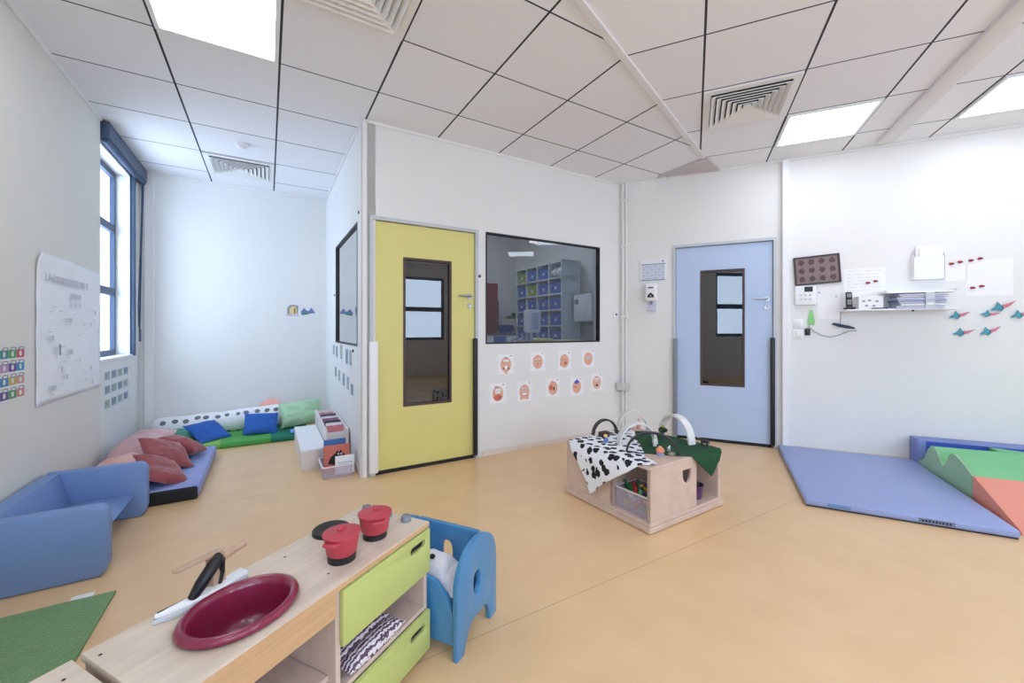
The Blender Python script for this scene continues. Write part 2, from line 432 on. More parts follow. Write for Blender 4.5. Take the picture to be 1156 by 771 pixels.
# wall to ceiling angle mouldings
def mould(name, key, s0, s1, label, z0, z1, d=.012, m=M_TRIM):
    b = BM(); sg = -1 if key == 'E' else 1; a0, a1 = sorted((sg*s0, sg*s1)); box(b, a0, a1, -d, 0, z0, z1, .002, 1)
    struct(name, b, m, label, 'trim', M=wm(key, 0), smooth=30)
mould('trim_4', 'A', -3.1, 4.40, 'thin white moulding along the top of left wall', CEIL-.025, CEIL)
mould('trim_5', 'B', .64, 3.45, 'thin white moulding over the yellow door wall', CEIL-.025, CEIL)
mould('trim_6', 'C', 0.02, 4.85, 'thin white moulding along the top of right wall', CEIL-.025, CEIL)
mould('trim_7', 'F', -1.12, .64, 'thin white moulding over the far corner wall', CEIL-.03, CEIL)
mould('trim_12', 'E', 3.36, 5.64, 'thin white moulding over the side wall glass', CEIL-.025, CEIL)
mould('baseboard_middle', 'B', 1.69, 3.44, 'pale beige skirting under the face cards', 0, .05, .012, M_SKIRT)
mould('baseboard_side', 'E', 3.36, 5.64, 'pale skirting on the side wall by the book boxes', 0, .05, .012, M_SKIRT)
mould('baseboard_far', 'F', -1.12, .62, 'pale skirting on the far wall', 0, .05, .012, M_SKIRT)
mould('baseboard_left', 'A', -3.1, 4.39, 'pale skirting along the left wall', 0, .05, .012, M_SKIRT)
mould('baseboard_right', 'C', 1.66, 4.8, 'pale skirting on the right wall behind the mats', 0, .05, .012, M_SKIRT)
mould('baseboard_corner', 'C', .02, .53, 'pale skirting left of the pale blue door', 0, .05, .012, M_SKIRT)
# corner post of the cube and far-wall boxing
b = BM(); box(b, -.012, .035, -.012, 0, 0, CEIL-.025, .003, 1); box(b, -.012, 0, -.012, .06, 0, CEIL-.025, .003, 1)
struct('trim_8', b, M_TRIM, 'white corner bead left of the yellow door', 'trim', M=wm('B', .64), smooth=30)
b = BM(); box(b, .02, .10, -.045, 0, 0, CEIL-.03, .004, 1)
struct('trim_9', b, M_TRIM, 'white vertical boxing in the far left corner by the window', 'trim', M=wm('F', -1.125), smooth=30)
b = BM(); box(b, 1.555, 1.612, -.05, 0, 0, CEIL-.02, .004, 1)
struct('trim_10', b, M_WHITE, 'white vertical cable trunking right of the pale blue door', 'trim', M=wm('C', 0), smooth=30)
b = BM()
for sx_, r_ in ((.035, .013), (.075, .011)):
    tube(b, [(sx_, -.03, 0), (sx_, -.03, CEIL)], r_)
for z_ in (.5, 1.3, 2.1, 2.62): box(b, .015, .095, -.045, 0, z_, z_+.03, .004, 1)
struct('trim_11', b, M_TRIM, 'pair of white pipes rising in the corner between the doors', 'trim', M=wm('C', 0), smooth=40)

# ------------------------------------------------------------ windows
def window_unit(name, M, w, z0, z1, trans, label, depth=.1, m=M_NAVYF, fw=.05, sash=True, ft=.06):
    b = BM(); plate(b, rect(0, w, z0, z1), [rect(fw, w-fw, za, zb) for za, zb in trans], ft)
    o = struct(name, b, m, label, 'window', M=M @ T(0, depth, 0))
    for za, zb in trans:
        p = BM(); box(p, fw-.004, w-fw+.004, ft*.5, ft*.5+.008, za-.004, zb+.004); obj('glass_pane', p, G_WIN, o, 0)
        if not sash: continue
        f = BM(); plate(f, rect(fw, w-fw, za, zb), [rect(fw+.022, w-fw-.022, za+.022, zb-.022)], .03, M=T(0, .006, 0)); obj('sash', f, m, o, 0)
    return o
wo = window_unit('window_1', wm('V', 4.40), .91, .93, 2.66, [(.98, 1.49), (1.56, 2.09), (2.16, 2.61)], 'tall blue-grey metal window with three panes in the play corner', depth=.10, fw=.03, sash=False, ft=.035)
b = BM(); box(b, .0, .93, -.03, .16, .905, .93, .004, 1); obj('window_sill', b, M_WHITE, wo, 30, M=T(0, -.09, 0))
RM = T(*W(-3.2, 0), 0) @ rot(z=30.96) @ Matrix.Scale(-1, 4, (0, 1, 0))
for i, (a0, w_) in enumerate(((-.7, 1.4), (1.0, 1.2), (2.75, 1.2))):
    window_unit('window_%d' % (i+4), RM @ T(a0, 0, 0), w_, .9, 2.5, [(.95, 1.65), (1.72, 2.45)], ['left', 'middle', 'right'][i] + ' of the three windows behind the camera', .05)
window_unit('window_7', wm('A', -2.3), 1.3, 1.0, 2.55, [(1.05, 1.7), (1.77, 2.5)], 'window in the left wall behind the camera', .05)
# roller blind box over window with hanging chain
t = thing('roller_blind', 'dark blue-grey rolled blind along the ceiling above the tall window', 'blind', wp('V', 4.42, 2.67), ANG['V'])
b = BM(); box(b, 0, 1.18, -.075, 0, .02, .155, .012, 2); obj('headrail', b, M_NAVYF, t)
b = BM(); tube(b, [(0.02, -.04, .015), (1.16, -.04, .015)], .026, 16); obj('rolled_fabric', b, mat('blind fabric', (70, 86, 112), .8), t)
b = BM(); box(b, .905, .945, -.035, 0, -1.755, .02, .004, 1); obj('side_guide', b, M_NAVYF, t, 30)
b = BM(); tube(b, [(1.10, -.05, .04), (1.06, -.055, -.3), (1.01, -.055, -.75), (.965, -.05, -1.25), (.95, -.055, -1.46), (.965, -.06, -1.50), (.985, -.055, -1.46), (1.0, -.06, -1.0), (1.03, -.06, -.6), (1.09, -.06, -.1), (1.115, -.055, .04)], .006, 6)
tube(b, [(.966, -.06, -1.5), (.975, -.06, -1.62)], .009, 6); obj('pull_chain', b, M_NAVYF, t)

def vision(name, key, s0, s1, z0, z1, label, gm, fm, fr=.014, sg=1, depth=.02):
    M = wm(key, s0 if sg == 1 else s1); w = abs(s1-s0)
    b = BM(); plate(b, rect(0, w, z0, z1), [rect(fr, w-fr, z0+fr, z1-fr)], .05)
    o = struct(name, b, fm, label, 'window', M=M @ T(0, -.004, 0))
    p = BM(); box(p, fr-.003, w-fr+.003, depth, depth+.008, z0+fr-.003, z1-fr+.003); obj('glass_pane', p, gm, o, 0)
    return o
vision('window_2', 'B', *WINB, 'wide dark interior window right of the yellow door, shelves seen through', G_DARK, M_BLACK)
vision('window_3', 'E', *WINE, 'narrowly seen dark glass pane in the side wall', glass('side glass', (210, 216, 224), .60), M_BLACK, sg=-1)

# ------------------------------------------------------------ doors
def door(name, key, s0, s1, m, gs, guardcols, label, gm):
    w = s1 - s0; M = wm(key, s0); H_ = 2.045
    gx0, gx1, gz0, gz1 = gs
    b = BM(); plate(b, rect(.0, w, .022, H_), [rect(gx0, gx1, gz0, gz1)], .042)
    o = struct(name, b, m, label, 'door', M=M @ T(0, .012, 0))
    fr = BM(); plate(fr, [(-.03, 0), (-.004, 0), (-.004, H_+.006), (w+.004, H_+.006), (w+.004, 0), (w+.03, 0), (w+.03, H_+.034), (-.03, H_+.034)], (), .09, M=T(0, -.026, 0)); obj('door_frame', fr, M_DFRAME, o, 0)
    g = BM(); plate(g, rect(gx0-.008, gx1+.008, gz0-.008, gz1+.008), [rect(gx0+.012, gx1-.012, gz0+.012, gz1-.012)], .05, M=T(0, -.004, 0)); obj('glazing_bead', g, M_DARKFR, o, 0)
    p = BM(); box(p, gx0, gx1, .018, .024, gz0, gz1); obj('glass_pane', p, gm, o, 0)
    h = BM(); hx, hz = w-.05, 1.08+.0
    hz = guardcols[2]
    tube(h, [(hx, 0, hz), (hx, -.045, hz), (hx-.015, -.055, hz), (hx-.125, -.055, hz)], .009, 10)
    lathe(h, [(0, 0), (.026, 0), (.026, .008), (0, .008)], 20, M=T(hx, 0, hz) @ rot(x=90)); obj('door_handle', h, M_STEEL, o)
    h = BM(); lathe(h, [(0, 0), (.022, 0), (.022, .008), (.008, .008), (0, .004)], 20, M=T(hx, 0, hz-.085) @ rot(x=90)); obj('lock_rose', h, M_STEEL, o)
    a = BM(); box(a, guardcols[3], guardcols[3]+guardcols[4], -.06, -.012, .03, 1.075, .012, 3); obj('hinge_guard', a, guardcols[0], o)
    a = BM(); box(a, w-.022, w+.016, -.045, -.012, .03, 1.09, .008, 3); obj('edge_guard', a, guardcols[1], o)
    a = BM(); box(a, .01, w-.01, -.004, 0.0, .0, .03); obj('threshold_seal', a, M_BLACKM, o, 0)
    return o
door('door_1', 'B', .725, 1.62, M_YEL, (.25, .665, .535, 1.765), (M_WHITE, M_BLACK, 1.47, -.04, .07), 'yellow door with tall glass pane and black-edged guard', G_DARKD)
door('door_2', 'C', .595, 1.483, M_BLUED, (.245, .64, .59, 1.785), (M_GREY, M_BLACK, 1.475, -.03, .045), 'pale blue door with tall dark-framed glass pane', G_DARKD)
b = BM(); plate(b, rect(0, .95, 0, 2.1), (), .02); plate(b, rect(0, .02, 0, 2.1), (), .3, M=T(-.0, -.3, 0)); plate(b, rect(.93, .95, 0, 2.1), (), .3, M=T(0, -.3, 0))
plate(b, rect(0, .95, 2.08, 2.1), (), .3, M=T(0, -.3, 0))
struct('trim_13', b, mat('brown store room panel', (150, 128, 108), .7), 'brown panel seen dimly behind the pale blue door glass', 'trim', M=wm('C', .56, 0) @ T(0, .46, 0))

# ------------------------------------------------------------ ceiling fittings
def clamp_tile(M, x0, y0): return M @ T(x0, y0, CEIL)
def ceiling_light(deg, x0, y0, label, m=M_LAMP):
    t = thing('ceiling_light', label, 'ceiling light', group='square ceiling light panels')
    t.matrix_world = rot(z=deg) @ T(x0, y0, CEIL-.014)
    b = BM(); plate(b, rect(.008, .592, .008, .592), [rect(.03, .57, .03, .57)], .014, axis='xy'); obj('frame', b, M_WHITE, t, 0)
    b = BM(); box(b, .03, .57, .03, .57, .004, .012); obj('diffuser', b, m, t, 0)
ceiling_light(30.96, -.535, 2.325, 'large lit square ceiling panel at the top left of the photo')
ceiling_light(-24, .66, 3.74, 'lit square ceiling panel beside the right air vent')
ceiling_light(-24, 1.86, 3.74, 'lit ceiling panel cut by the right edge, past the cable channel')
for i, (a, b_) in enumerate(((.66, .74-0), (3.06, 3.14), (3.06, .74), (.66, -1.66), (2.46, -1.06))):
    ceiling_light(-24, a, b_, 'added square light panel, unseen behind the camera')  # unseen panels added to light the room
ceiling_light(30.96, -.535, -.075, 'added square light panel, unseen above the left cabinet')  # another unseen panel, added as extra room light
ceiling_light(30.96, 1.865, 4.125, 'added lit panel brightening the changing room behind the glass', emit('added room diffuser', (255, 255, 252), LAMP*2.0))  # added lamp so the room behind the glass is bright enough

def ceiling_vent(deg, x0, y0, label):
    t = thing('ceiling_vent', label, 'air vent', group='square ceiling air diffusers')
    t.matrix_world = rot(z=deg) @ T(x0+.3, y0+.3, CEIL-.026)
    b = BM(); box(b, -.28, .28, -.28, .28, .024, .026); obj('duct_shade_plate', b, mat('duct shade', (44, 46, 58), .9), t, 0)  # dark backing plate stands in for the shade inside the duct
    b = BM(); plate(b, rect(-.292, .292, -.292, .292), [rect(-.245, .245, -.245, .245)], .012, M=T(0, 0, .013), axis='xy'); obj('frame', b, M_TRIM, t, 0)
    for k in range(6):
        r0 = .225 - .036*k
        b = BM(); vs = []
        prof = [(r0-.012, .020), (r0-.012, .016), (r0+.014, -.004), (r0+.017, 0)]
        for r_, z_ in prof: vs.append([b.verts.new((r_*a, r_*c, z_)) for a, c in ((1,1), (-1,1), (-1,-1), (1,-1))])
        for p in range(4):
            A_, B_ = vs[p], vs[(p+1) % 4]
            for q in range(4): b.faces.new((A_[q], A_[(q+1) % 4], B_[(q+1) % 4], B_[q]))
        bmesh.ops.recalc_face_normals(b, faces=b.faces[:]); obj('louvre', b, M_TRIM, t, 0)
    b = BM(); box(b, -.025, .025, -.025, .025, -.002, .012, .003, 1); obj('centre_plate', b, M_TRIM, t, 0)
ceiling_vent(30.96, .065, 1.725, 'square air diffuser cut by the top edge of photo')
ceiling_vent(30.96, -.535, 4.725, 'square air diffuser over the far play corner')
ceiling_vent(-24, .06, 3.14, 'square air diffuser beside the right ceiling lamp')
t = thing('smoke_detector', 'small round white smoke detector on the far left ceiling', 'smoke detector', (*W(4.38, -.2), CEIL-.045))
b = BM(); lathe(b, [(0, .0), (.03, 0), (.036, .006), (.036, .018), (.04, .022), (0, .022)], 28); obj('sensor_head', b, M_WHITE, t)
b = BM(); lathe(b, [(0, .02), (.05, .02), (.056, .03), (.056, .045), (0, .045)], 28); obj('mounting_base', b, M_WHITE, t)
# ------------------------------------------------------------ play kitchen (local x away from camera, y to the back, front at y=0)
KA = math.degrees(math.atan2(.907, .42))
KL = T(-.302, 1.463, 0) @ rot(z=KA)
kt = thing('play_kitchen', 'low birch play kitchen with lime drawers, burgundy sink and hob', 'play kitchen', (-.302, 1.463, 0), KA)
SX, SY = -.575, .130
b = BM(); plate(b, [(-.80, -.006), (.0, -.006), (.0, .305), (-.80, .305)], [oval(SX, SY, .113, .095, 36)], .018, M=T(0, 0, .465), axis='xy', bev=.002)
obj('worktop', b, M_PLY, kt, 30)
b = BM(); box(b, -.799, -.001, -.0065, -.0055, .4665, .4815); obj('worktop_edge', b, M_PLYE, kt, 0)
for x0, m_ in ((-.018, M_PLYP), (-.797, M_PLYP), (-.404, M_PLYP)):
    b = BM(); box(b, x0, x0+.017, .004, .295, .03, .465, .001, 1); obj('divider' if x0 == -.404 else 'side_panel', b, m_, kt, 0)
b = BM(); box(b, -.780, -.019, .285, .295, .03, .465); obj('back_panel', b, M_PLYP, kt, 0)
b = BM(); box(b, -.780, -.019, .006, .284, .03, .044); obj('bottom_board', b, M_PLYP, kt, 0)
b = BM(); box(b, -.386, -.019, .004, .284, .172, .186, .001, 1); obj('shelf', b, M_PLYP, kt, 0)
b = BM(); box(b, -.780, -.405, .03, .284, .215, .229, .001, 1); obj('shelf', b, M_PLYP, kt, 0)
b = BM(); box(b, -.780, -.405, 0, .016, .395, .4645, .001, 1); obj('apron', b, M_PLYE, kt, 0)
def slot(cx, cz, w, h): return rrect(cx-w/2, cx+w/2, cz-h/2, cz+h/2, h*.42)
for z0, z1, sz in ((.310, .462, .424), (.036, .172, .129)):
    b = BM(); plate(b, rect(-.392, -.003, z0, z1), [slot(-.070, sz, .078, .024)], .014, M=T(0, -.012, 0), bev=.0015)
    d = obj('drawer', b, M_LIME, kt, 30)
    b = BM(); plate(b, slot(-.070, sz, .080, .026), (), .02, M=T(0, .003, 0)); obj('slot_shade', b, M_BLACKM, d, 0)  # black plate behind the cut-out, painted shade of the drawer cavity
    b = BM(); box(b, -.382, -.025, .004, .27, z0+.01, z0+.016); plate(b, rect(-.382, -.376, z0+.01, z1-.03), (), .266, M=T(0, .004, 0)); plate(b, rect(-.031, -.025, z0+.01, z1-.03), (), .266, M=T(0, .004, 0)); obj('drawer_box', b, M_PLYP, d, 0)
for x_, y_ in ((-.03, .03), (-.03, .27), (-.78, .03), (-.78, .27)):
    b = BM(); tube(b, [(x_, y_, 0), (x_, y_, .03)], .011, 12); obj('foot', b, M_STEEL, kt)
# sink
b = BM(); lathe(b, [(.118, .004), (.130, .004), (.134, .010), (.130, .018), (.120, .022), (.111, .017), (.106, .004), (.098, -.05), (.084, -.088), (.05, -.098), (0, -.100), (0, -.104), (.055, -.103), (.09, -.093), (.104, -.05), (.112, 0), (.118, .004)], 56, sx=1.0, sy=.84)
sk = obj('sink', b, M_BURG, kt, 60, M=T(SX, SY, .4815))
b = BM(); lathe(b, [(0, 0), (.012, 0), (.013, .003), (.005, .004), (0, .002)], 20); obj('drain', b, M_BURG, sk, M=T(0, 0, -.0995))
# tap
b = BM(); box(b, -.018, .018, -.013, .013, 0, .10, .004, 2); tp = obj('tap', b, M_WOOD, kt, 40, M=T(-.556, .262, .483) @ rot(z=10, x=-4))
b = BM(); box(b, -.102, .016, -.011, .011, 0, .010, .004, 2); obj('spout', b, M_WOOD, tp, 40, M=T(0, 0, .096) @ rot(y=4))
b = BM(); tube(b, [(.016, 0, 0), (.085, 0, .006)], [.010, .0095], 14); obj('handle', b, M_WOOD, tp, M=T(0, 0, .078))
b = BM(); ball(b, (-.022, 0, .042), .009); obj('side_peg', b, M_WOOD, tp)
for x_, y_ in ((-.377, .062), (-.372, .251), (-.785, .262), (-.785, .03)):
    b = BM(); lathe(b, [(0, 0), (.0035, 0), (.0035, .0008), (0, .001)], 12); obj('screw', b, M_BLACKM, kt, M=T(x_, y_, .4825))
# hob
for x_, y_, r_, h_ in ((-.200, .252, .060, .012), (-.306, .088, .040, .020), (-.163, .094, .038, .020)):
    b = BM(); lathe(b, [(0, 0), (r_, 0), (r_, h_-.003), (r_-.003, h_), (r_-.006, h_-.001), (0, h_-.001)], 40); obj('hob_plate', b, M_BLACK, kt, M=T(x_, y_, .483))
for y_ in (.258, .160, .072):
    b = BM(); lathe(b, [(0, 0), (.018, 0), (.0175, .016), (.0145, .020), (0, .020)], 28); box(b, -.003, .003, -.014, .014, .0195, .022, .001, 1); obj('knob', b, M_GREY, kt, M=T(-.032, y_, .483) @ rot(z=30))
def pot(x, y, ang, label):
    t = thing('toy_pot', label, 'toy pot', tuple((KL @ T(x, y, .5035)).translation), KA+ang, 'red toy pots on the hob')
    b = BM(); lathe(b, [(0, 0), (.040, 0), (.043, .004), (.050, .052), (.051, .056), (.047, .055), (.043, .01), (0, .006)], 44)
    bd = obj('pot_body', b, M_POT, t)
    for s_ in (1, -1):
        b = BM(); tube(b, [(s_*.046, -.020, .046), (s_*.062, -.015, .048), (s_*.066, 0, .049), (s_*.062, .015, .048), (s_*.046, .020, .046)], .0055, 10); box(b, min(s_*.046, s_*.062), max(s_*.046, s_*.062), -.015, .015, .044, .051, .002, 1)
        obj('handle', b, M_POT, bd)
    b = BM(); lathe(b, [(0, .053), (.050, .054), (.0545, .057), (.054, .060), (.044, .064), (.030, .066), (.012, .070), (0, .071)], 44)
    ld = obj('lid', b, M_POT, t)
    b = BM(); ball(b, (0, 0, .073), (.019, .008, .008)); obj('lid_knob', b, M_POT, ld)
pot(-.306, .088, 14, 'coral red lidded toy pot nearer the sink, overlapping black hob plate')
pot(-.163, .094, 55, 'coral red lidded toy pot nearer the grey knobs')
# toy iron leaning on the tap
t = thing('toy_iron', 'white toy iron with black handle lying against the wooden tap', 'toy iron', tuple((KL @ T(-.590, .250, .483)).translation), KA)
def boat(h0, h1, grow=0):
    out = []
    for i in range(25):
        f = i/24; x = -.105 + f*.205
        w = (.022+grow)*(1 - (1-f)**3.2)**.9 + .001
        out.append((x, -w + .05*(abs(x)/.12)**2*.35))
    for i in range(25):
        f = 1 - i/24; x = -.105 + f*.205
        w = (.022+grow)*(1 - (1-f)**3.2)**.9 + .001
        out.append((x, w + .05*(abs(x)/.12)**2*.35))
    return out
b = BM(); plate(b, boat(0, 0), (), .012, axis='xy', bev=.004); obj('soleplate', b, M_LGREY, t, 40)
b = BM(); plate(b, boat(0, 0, -.005), (), .014, axis='xy', bev=.005, M=T(.004, 0, .011)); obj('body', b, M_WHITE, t, 40)
b = BM(); tube(b, [(-.03, .0, .022), (-.012, -.004, .050), (.016, -.006, .085), (.03, 0, .094), (.040, .004, .082), (.042, .004, .05), (.034, .002, .024)], [.011, .015, .015, .013, .009, .006, .006], 12); obj('handle', b, M_BLACK, t)
# patterned folded cloth on the shelf
M_ZIG = ramp_mat('zigzag knit', 'ShaderNodeTexWave', 'Fac', [(0, (92, 70, 92)), (.5, (226, 220, 230))], .9, True, (1, 1, 1), lambda n: (setattr(n, 'bands_direction', 'Y'), n.inputs['Scale'].__setattr__('default_value', 26), n.inputs['Distortion'].__setattr__('default_value', 4.5), n.inputs['Detail Scale'].__setattr__('default_value', 3)))
t = thing('folded_cloth', 'black and white zigzag patterned cloth on the open kitchen shelf', 'cloth', tuple((KL @ T(-.24, .10, .186)).translation), KA)
for i, y_ in enumerate((-.072, -.024, .024, .072)):
    b = BM(); pillow(b, .235, .060, .052, seed=20+i, n=16, wr=.003, pinch=.01); obj('fold', b, M_ZIG, t, M=T(0, y_, .020+.002*i))
# neighbouring cabinet
ct = thing('play_cabinet', 'plain birch play cabinet cut by the bottom left corner', 'cabinet', tuple((KL @ T(-.815, 0, 0)).translation), KA)
b = BM(); box(b, -.60, 0, -.006, .300, .465, .483, .002, 1); obj('worktop', b, M_PLY, ct, 30)
b = BM(); box(b, -.59, -.01, .0, .016, .395, .4645); obj('apron', b, M_PLYE, ct, 0)
for x0 in (-.018, -.60):
    b = BM(); box(b, x0, x0+.017, .004, .288, 0, .465); obj('side_panel', b, M_PLYP, ct, 0)
b = BM(); box(b, -.583, -.019, .278, .288, .0, .465); obj('back_panel', b, M_PLYP, ct, 0)
b = BM(); box(b, -.583, -.019, .006, .277, .04, .055); obj('shelf', b, M_PLYP, ct, 0)
b = BM(); lathe(b, [(0, 0), (.0035, 0), (.0035, .0008), (0, .001)], 12); obj('screw', b, M_BLACKM, ct, M=T(-.03, .245, .4825))

# ------------------------------------------------------------ blue toddler seat behind the kitchen
bt = thing('toddler_armchair', 'sky blue wooden toddler armchair with cut-out arched sides', 'armchair', tuple((KL @ T(0, 0, 0)).translation), KA)
def arch_outline():
    o_ = [(.012, 0), (.058, 0), (.072, .035), (.095, .072), (.120, .085), (.215, .085), (.238, .072), (.250, .035), (.256, 0), (.310, 0), (.310, .235)]
    for i in range(1, 20):
        a = pi*i/20; o_.append((.161 + .149*cos(a), .235 + .143*sin(a)**.85))
    return o_ + [(.012, .235)]
for y_ in (-.118, .235):
    b = BM(); plate(b, arch_outline(), [oval(.150, .212, .026, .042, 24, 2.6)], .022, bev=.004, M=T(0, y_, 0)); obj('arched_side', b, M_CBLUE, bt, 40)
b = BM()
# backrest: board across, outline in (y, z)
PB = Matrix(((0, 1, 0, 0), (1, 0, 0, 0), (0, 0, 1, 0), (0, 0, 0, 1)))
plate(b, [(-.096, .10), (.235, .10), (.235, .352), (.21, .362), (-.07, .362), (-.096, .352)], [oval(.068, .245, .026, .050, 24, 2.6)], .020, M=T(.222, 0, 0) @ PB, bev=.004); bmesh.ops.recalc_face_normals(b, faces=b.faces[:]); obj('backrest', b, M_CBLUE, bt, 40)
b = BM(); plate(b, [(-.096, .045), (.235, .045), (.235, .235), (.20, .262), (.12, .275), (.04, .272), (-.02, .255), (-.065, .215), (-.096, .150)], (), .018, M=T(.022, 0, 0) @ PB, bev=.003); bmesh.ops.recalc_face_normals(b, faces=b.faces[:]); obj('front_panel', b, M_CBLUE, bt, 40)
b = BM(); box(b, .042, .222, -.096, .235, .10, .118); obj('seat', b, M_CBLUE, bt, 0)
t = thing('plush_toy', 'crumpled white plush toy with black spots sitting in the blue armchair', 'plush toy', tuple((KL @ T(.13, .07, .118)).translation), KA)
b = BM(); pillow(b, .155, .29, .16, seed=3, n=22, wr=.014, pinch=.05, M=T(0, 0, .075)); pillow(b, .13, .16, .09, seed=8, n=16, wr=.012, M=T(.0, -.02, .125) @ rot(x=15)); obj('body', b, mat('plush white', (232, 230, 236), .95, .04, 20, .3, sheen=.4), t)
b = BM(); ball(b, (-.02, -.130, .075), (.014, .010, .012)); obj('spot', b, M_BLACKM, t)
b = BM(); ball(b, (-.035, -.02, .178), (.012, .012, .008)); obj('spot', b, M_BLACKM, t)

# ------------------------------------------------------------ sofa  (local frame: x along +u, y towards the wall)
def LU(u, v, z=0): return tuple((*W(u, v), z))
UA = 120.96    # x -> +u, y -> -v
st = thing('foam_sofa', 'cornflower blue foam child sofa against the left wall', 'sofa', LU(3.05, -.65), UA)
def arm(): return rrect(0, .445, 0, .335, .045, 6)
SW = Matrix(((0, 1, 0, 0), (1, 0, 0, 0), (0, 0, 1, 0), (0, 0, 0, 1)))
def arm_outline():
    o_ = [(.0+.03, 0), (.445, 0)]
    o_ += [(.445, .335), (.05, .335)]
    for i in range(1, 7):
        a = radians(90 + 90*i/6); o_.append((.05 + .05*cos(a), .285 + .05*sin(a)))
    return o_ + [(0, .06), (.008, .03)]
for x0 in (-.405, .325):
    b = BM(); plate(b, arm_outline(), (), .078, M=T(x0, 0, 0) @ SW, bev=.014); bmesh.ops.recalc_face_normals(b, faces=b.faces[:]); obj('arm', b, M_SOFA, st, 50)
b = BM(); plate(b, [(.34, .0), (.452, 0), (.452, .335), (.385, .335), (.335, .15)], (), .66, M=T(-.33, 0, 0) @ SW, bev=.01); bmesh.ops.recalc_face_normals(b, faces=b.faces[:]); obj('backrest', b, M_SOFA, st, 50)
b = BM(); plate(b, [(.16, 0), (.342, 0), (.342, .152), (.075, .150), (.062, .138), (.085, .11), (.12, .06)], (), .655, M=T(-.328, 0, 0) @ SW, bev=.008); bmesh.ops.recalc_face_normals(b, faces=b.faces[:]); obj('seat', b, M_SOFA, st, 50)
# ------------------------------------------------------------ floor mattress
mt = thing('floor_mattress', 'periwinkle mattress with black ends lying past the foam sofa', 'mattress', LU(4.10, -.74), UA)
b = BM(); box(b, -.56, .56, -.335, .34, .012, .098, .022, 4); obj('mattress_top', b, M_MATB, mt)
for s_ in (-1, 1):
    b = BM(); box(b, s_*.545-.03, s_*.545+.03, -.325, .33, 0, .088, .016, 3); obj('end_panel', b, M_BLACKM, mt)
b = BM(); box(b, -.545, .545, -.320, .33, 0, .012); obj('underside', b, M_BLACKM, mt)

def cushion(name, label, m, w, d, h, loc, rx, ry, rz, seed, cat='cushion', group=None, wr=.012, round_=False, seam=True):
    b = BM(); pillow(b, w, d, h, seed=seed, n=30, wr=wr, round_=round_, pinch=.05 if seam else .0)
    o = obj(name, b, m, None, 60)
    o.location = loc; o.rotation_euler = (radians(rx), radians(ry), radians(rz))
    return tag(o, label, cat, group)
cushion('pink_cushion', 'big dusty pink cushion heaped along the wall on the mattress', M_PINK, .58, .38, .20, LU(4.44, -.885, .200), -10, -6, UA, 1, wr=.022)
cushion('pink_cushion', 'salmon pink cushion low behind the far sofa arm', M_SALMON, .62, .36, .17, LU(3.87, -.885, .180), -6, 4, UA, 2, wr=.022)
RG = 'brick red cushions on the mattress'
cushion('red_cushion', 'brick red square cushion, middle one, its corner overhanging the mattress', M_RED, .31, .31, .10, LU(4.04, -.665, .225), 24, -30, UA+28, 3, group=RG)
cushion('red_cushion', 'brick red cushion farthest back, rounded end up', M_RED, .34, .24, .13, LU(4.38, -.63, .20), 14, -18, UA+70, 4, group=RG)
cushion('red_cushion', 'brick red cushion touching the far sofa arm', M_RED, .34, .28, .09, LU(3.74, -.64, .178), 26, -20, UA+25, 5, group=RG)
cushion('navy_cushion', 'navy blue cushion against the window wall behind the pink one', M_NAVY, .36, .30, .18, LU(5.02, -.96, .095), 0, 0, UA, 6, seam=False)
# ------------------------------------------------------------ far green mat, bolster and cushions
def tile_mat():
    m, nt, b = newmat('green patch mat')
    tc = N(nt, 'ShaderNodeTexCoord'); sp = N(nt, 'ShaderNodeSeparateXYZ'); nt.links.new(tc.outputs['Object'], sp.inputs[0])
    a = mathn(nt, 'MULTIPLY', mathn(nt, 'ADD', sp.outputs[0], .95), 1/1.34)
    rp = N(nt, 'ShaderNodeValToRGB'); rp.color_ramp.interpolation = 'CONSTANT'
    st_ = [(0, (70, 140, 80)), (.2, (140, 196, 96)), (.41, (84, 168, 80)), (.73, (26, 124, 98))]
    while len(rp.color_ramp.elements) < 4: rp.color_ramp.elements.new(.5)
    for e, (p, c) in zip(rp.color_ramp.elements, st_): e.position = p; e.color = lin(c)
    nt.links.new(a, rp.inputs[0])
    nz = N(nt, 'ShaderNodeTexNoise'); nz.inputs['Scale'].default_value = 14; nt.links.new(tc.outputs['Object'], nz.inputs['Vector'])
    mx = N(nt, 'ShaderNodeMix', data_type='RGBA', blend_type='MULTIPLY'); mx.inputs['Factor'].default_value = .25
    nt.links.new(rp.outputs[0], mx.inputs['A']); nt.links.new(nz.outputs['Fac'], mx.inputs['B'])
    nt.links.new(mx.outputs['Result'], b.inputs['Base Color']); b.inputs['Roughness'].default_value = .8
    bp = N(nt, 'ShaderNodeBump'); bp.inputs['Strength'].default_value = .2; bp.inputs['Distance'].default_value = .02
    nt.links.new(nz.outputs['Fac'], bp.inputs['Height']); nt.links.new(bp.outputs[0], b.inputs['Normal'])
    return m
b = BM(); box(b, -.95, .39, -.36, .37, 0, .055, .018, 3)
o = obj('patchwork_floor_mat', b, tile_mat(), None, 50, M=T(*LU(5.24, 0)) @ rot(z=30.96)); tag(o, 'patchwork floor mat in shades of green under the spotted bolster', 'mat')
M_DOT = ramp_mat('spotted fabric', 'ShaderNodeTexVoronoi', 'Distance', [(0, (112, 116, 122)), (.30, (238, 238, 240))], .9, True, (1, 1, 1), lambda n: (n.inputs['Scale'].__setattr__('default_value', 11.0), n.inputs['Randomness'].__setattr__('default_value', .3)))
b = BM()
pr_ = [(0, 0), (.05, .004), (.095, .02), (.118, .05)] + [(.121 + .004*sin(i*1.7), .05 + i*.09) for i in range(1, 13)] + [(.118, 1.19), (.09, 1.225), (.05, 1.235), (0, 1.24)]
lathe(b, pr_, 36)
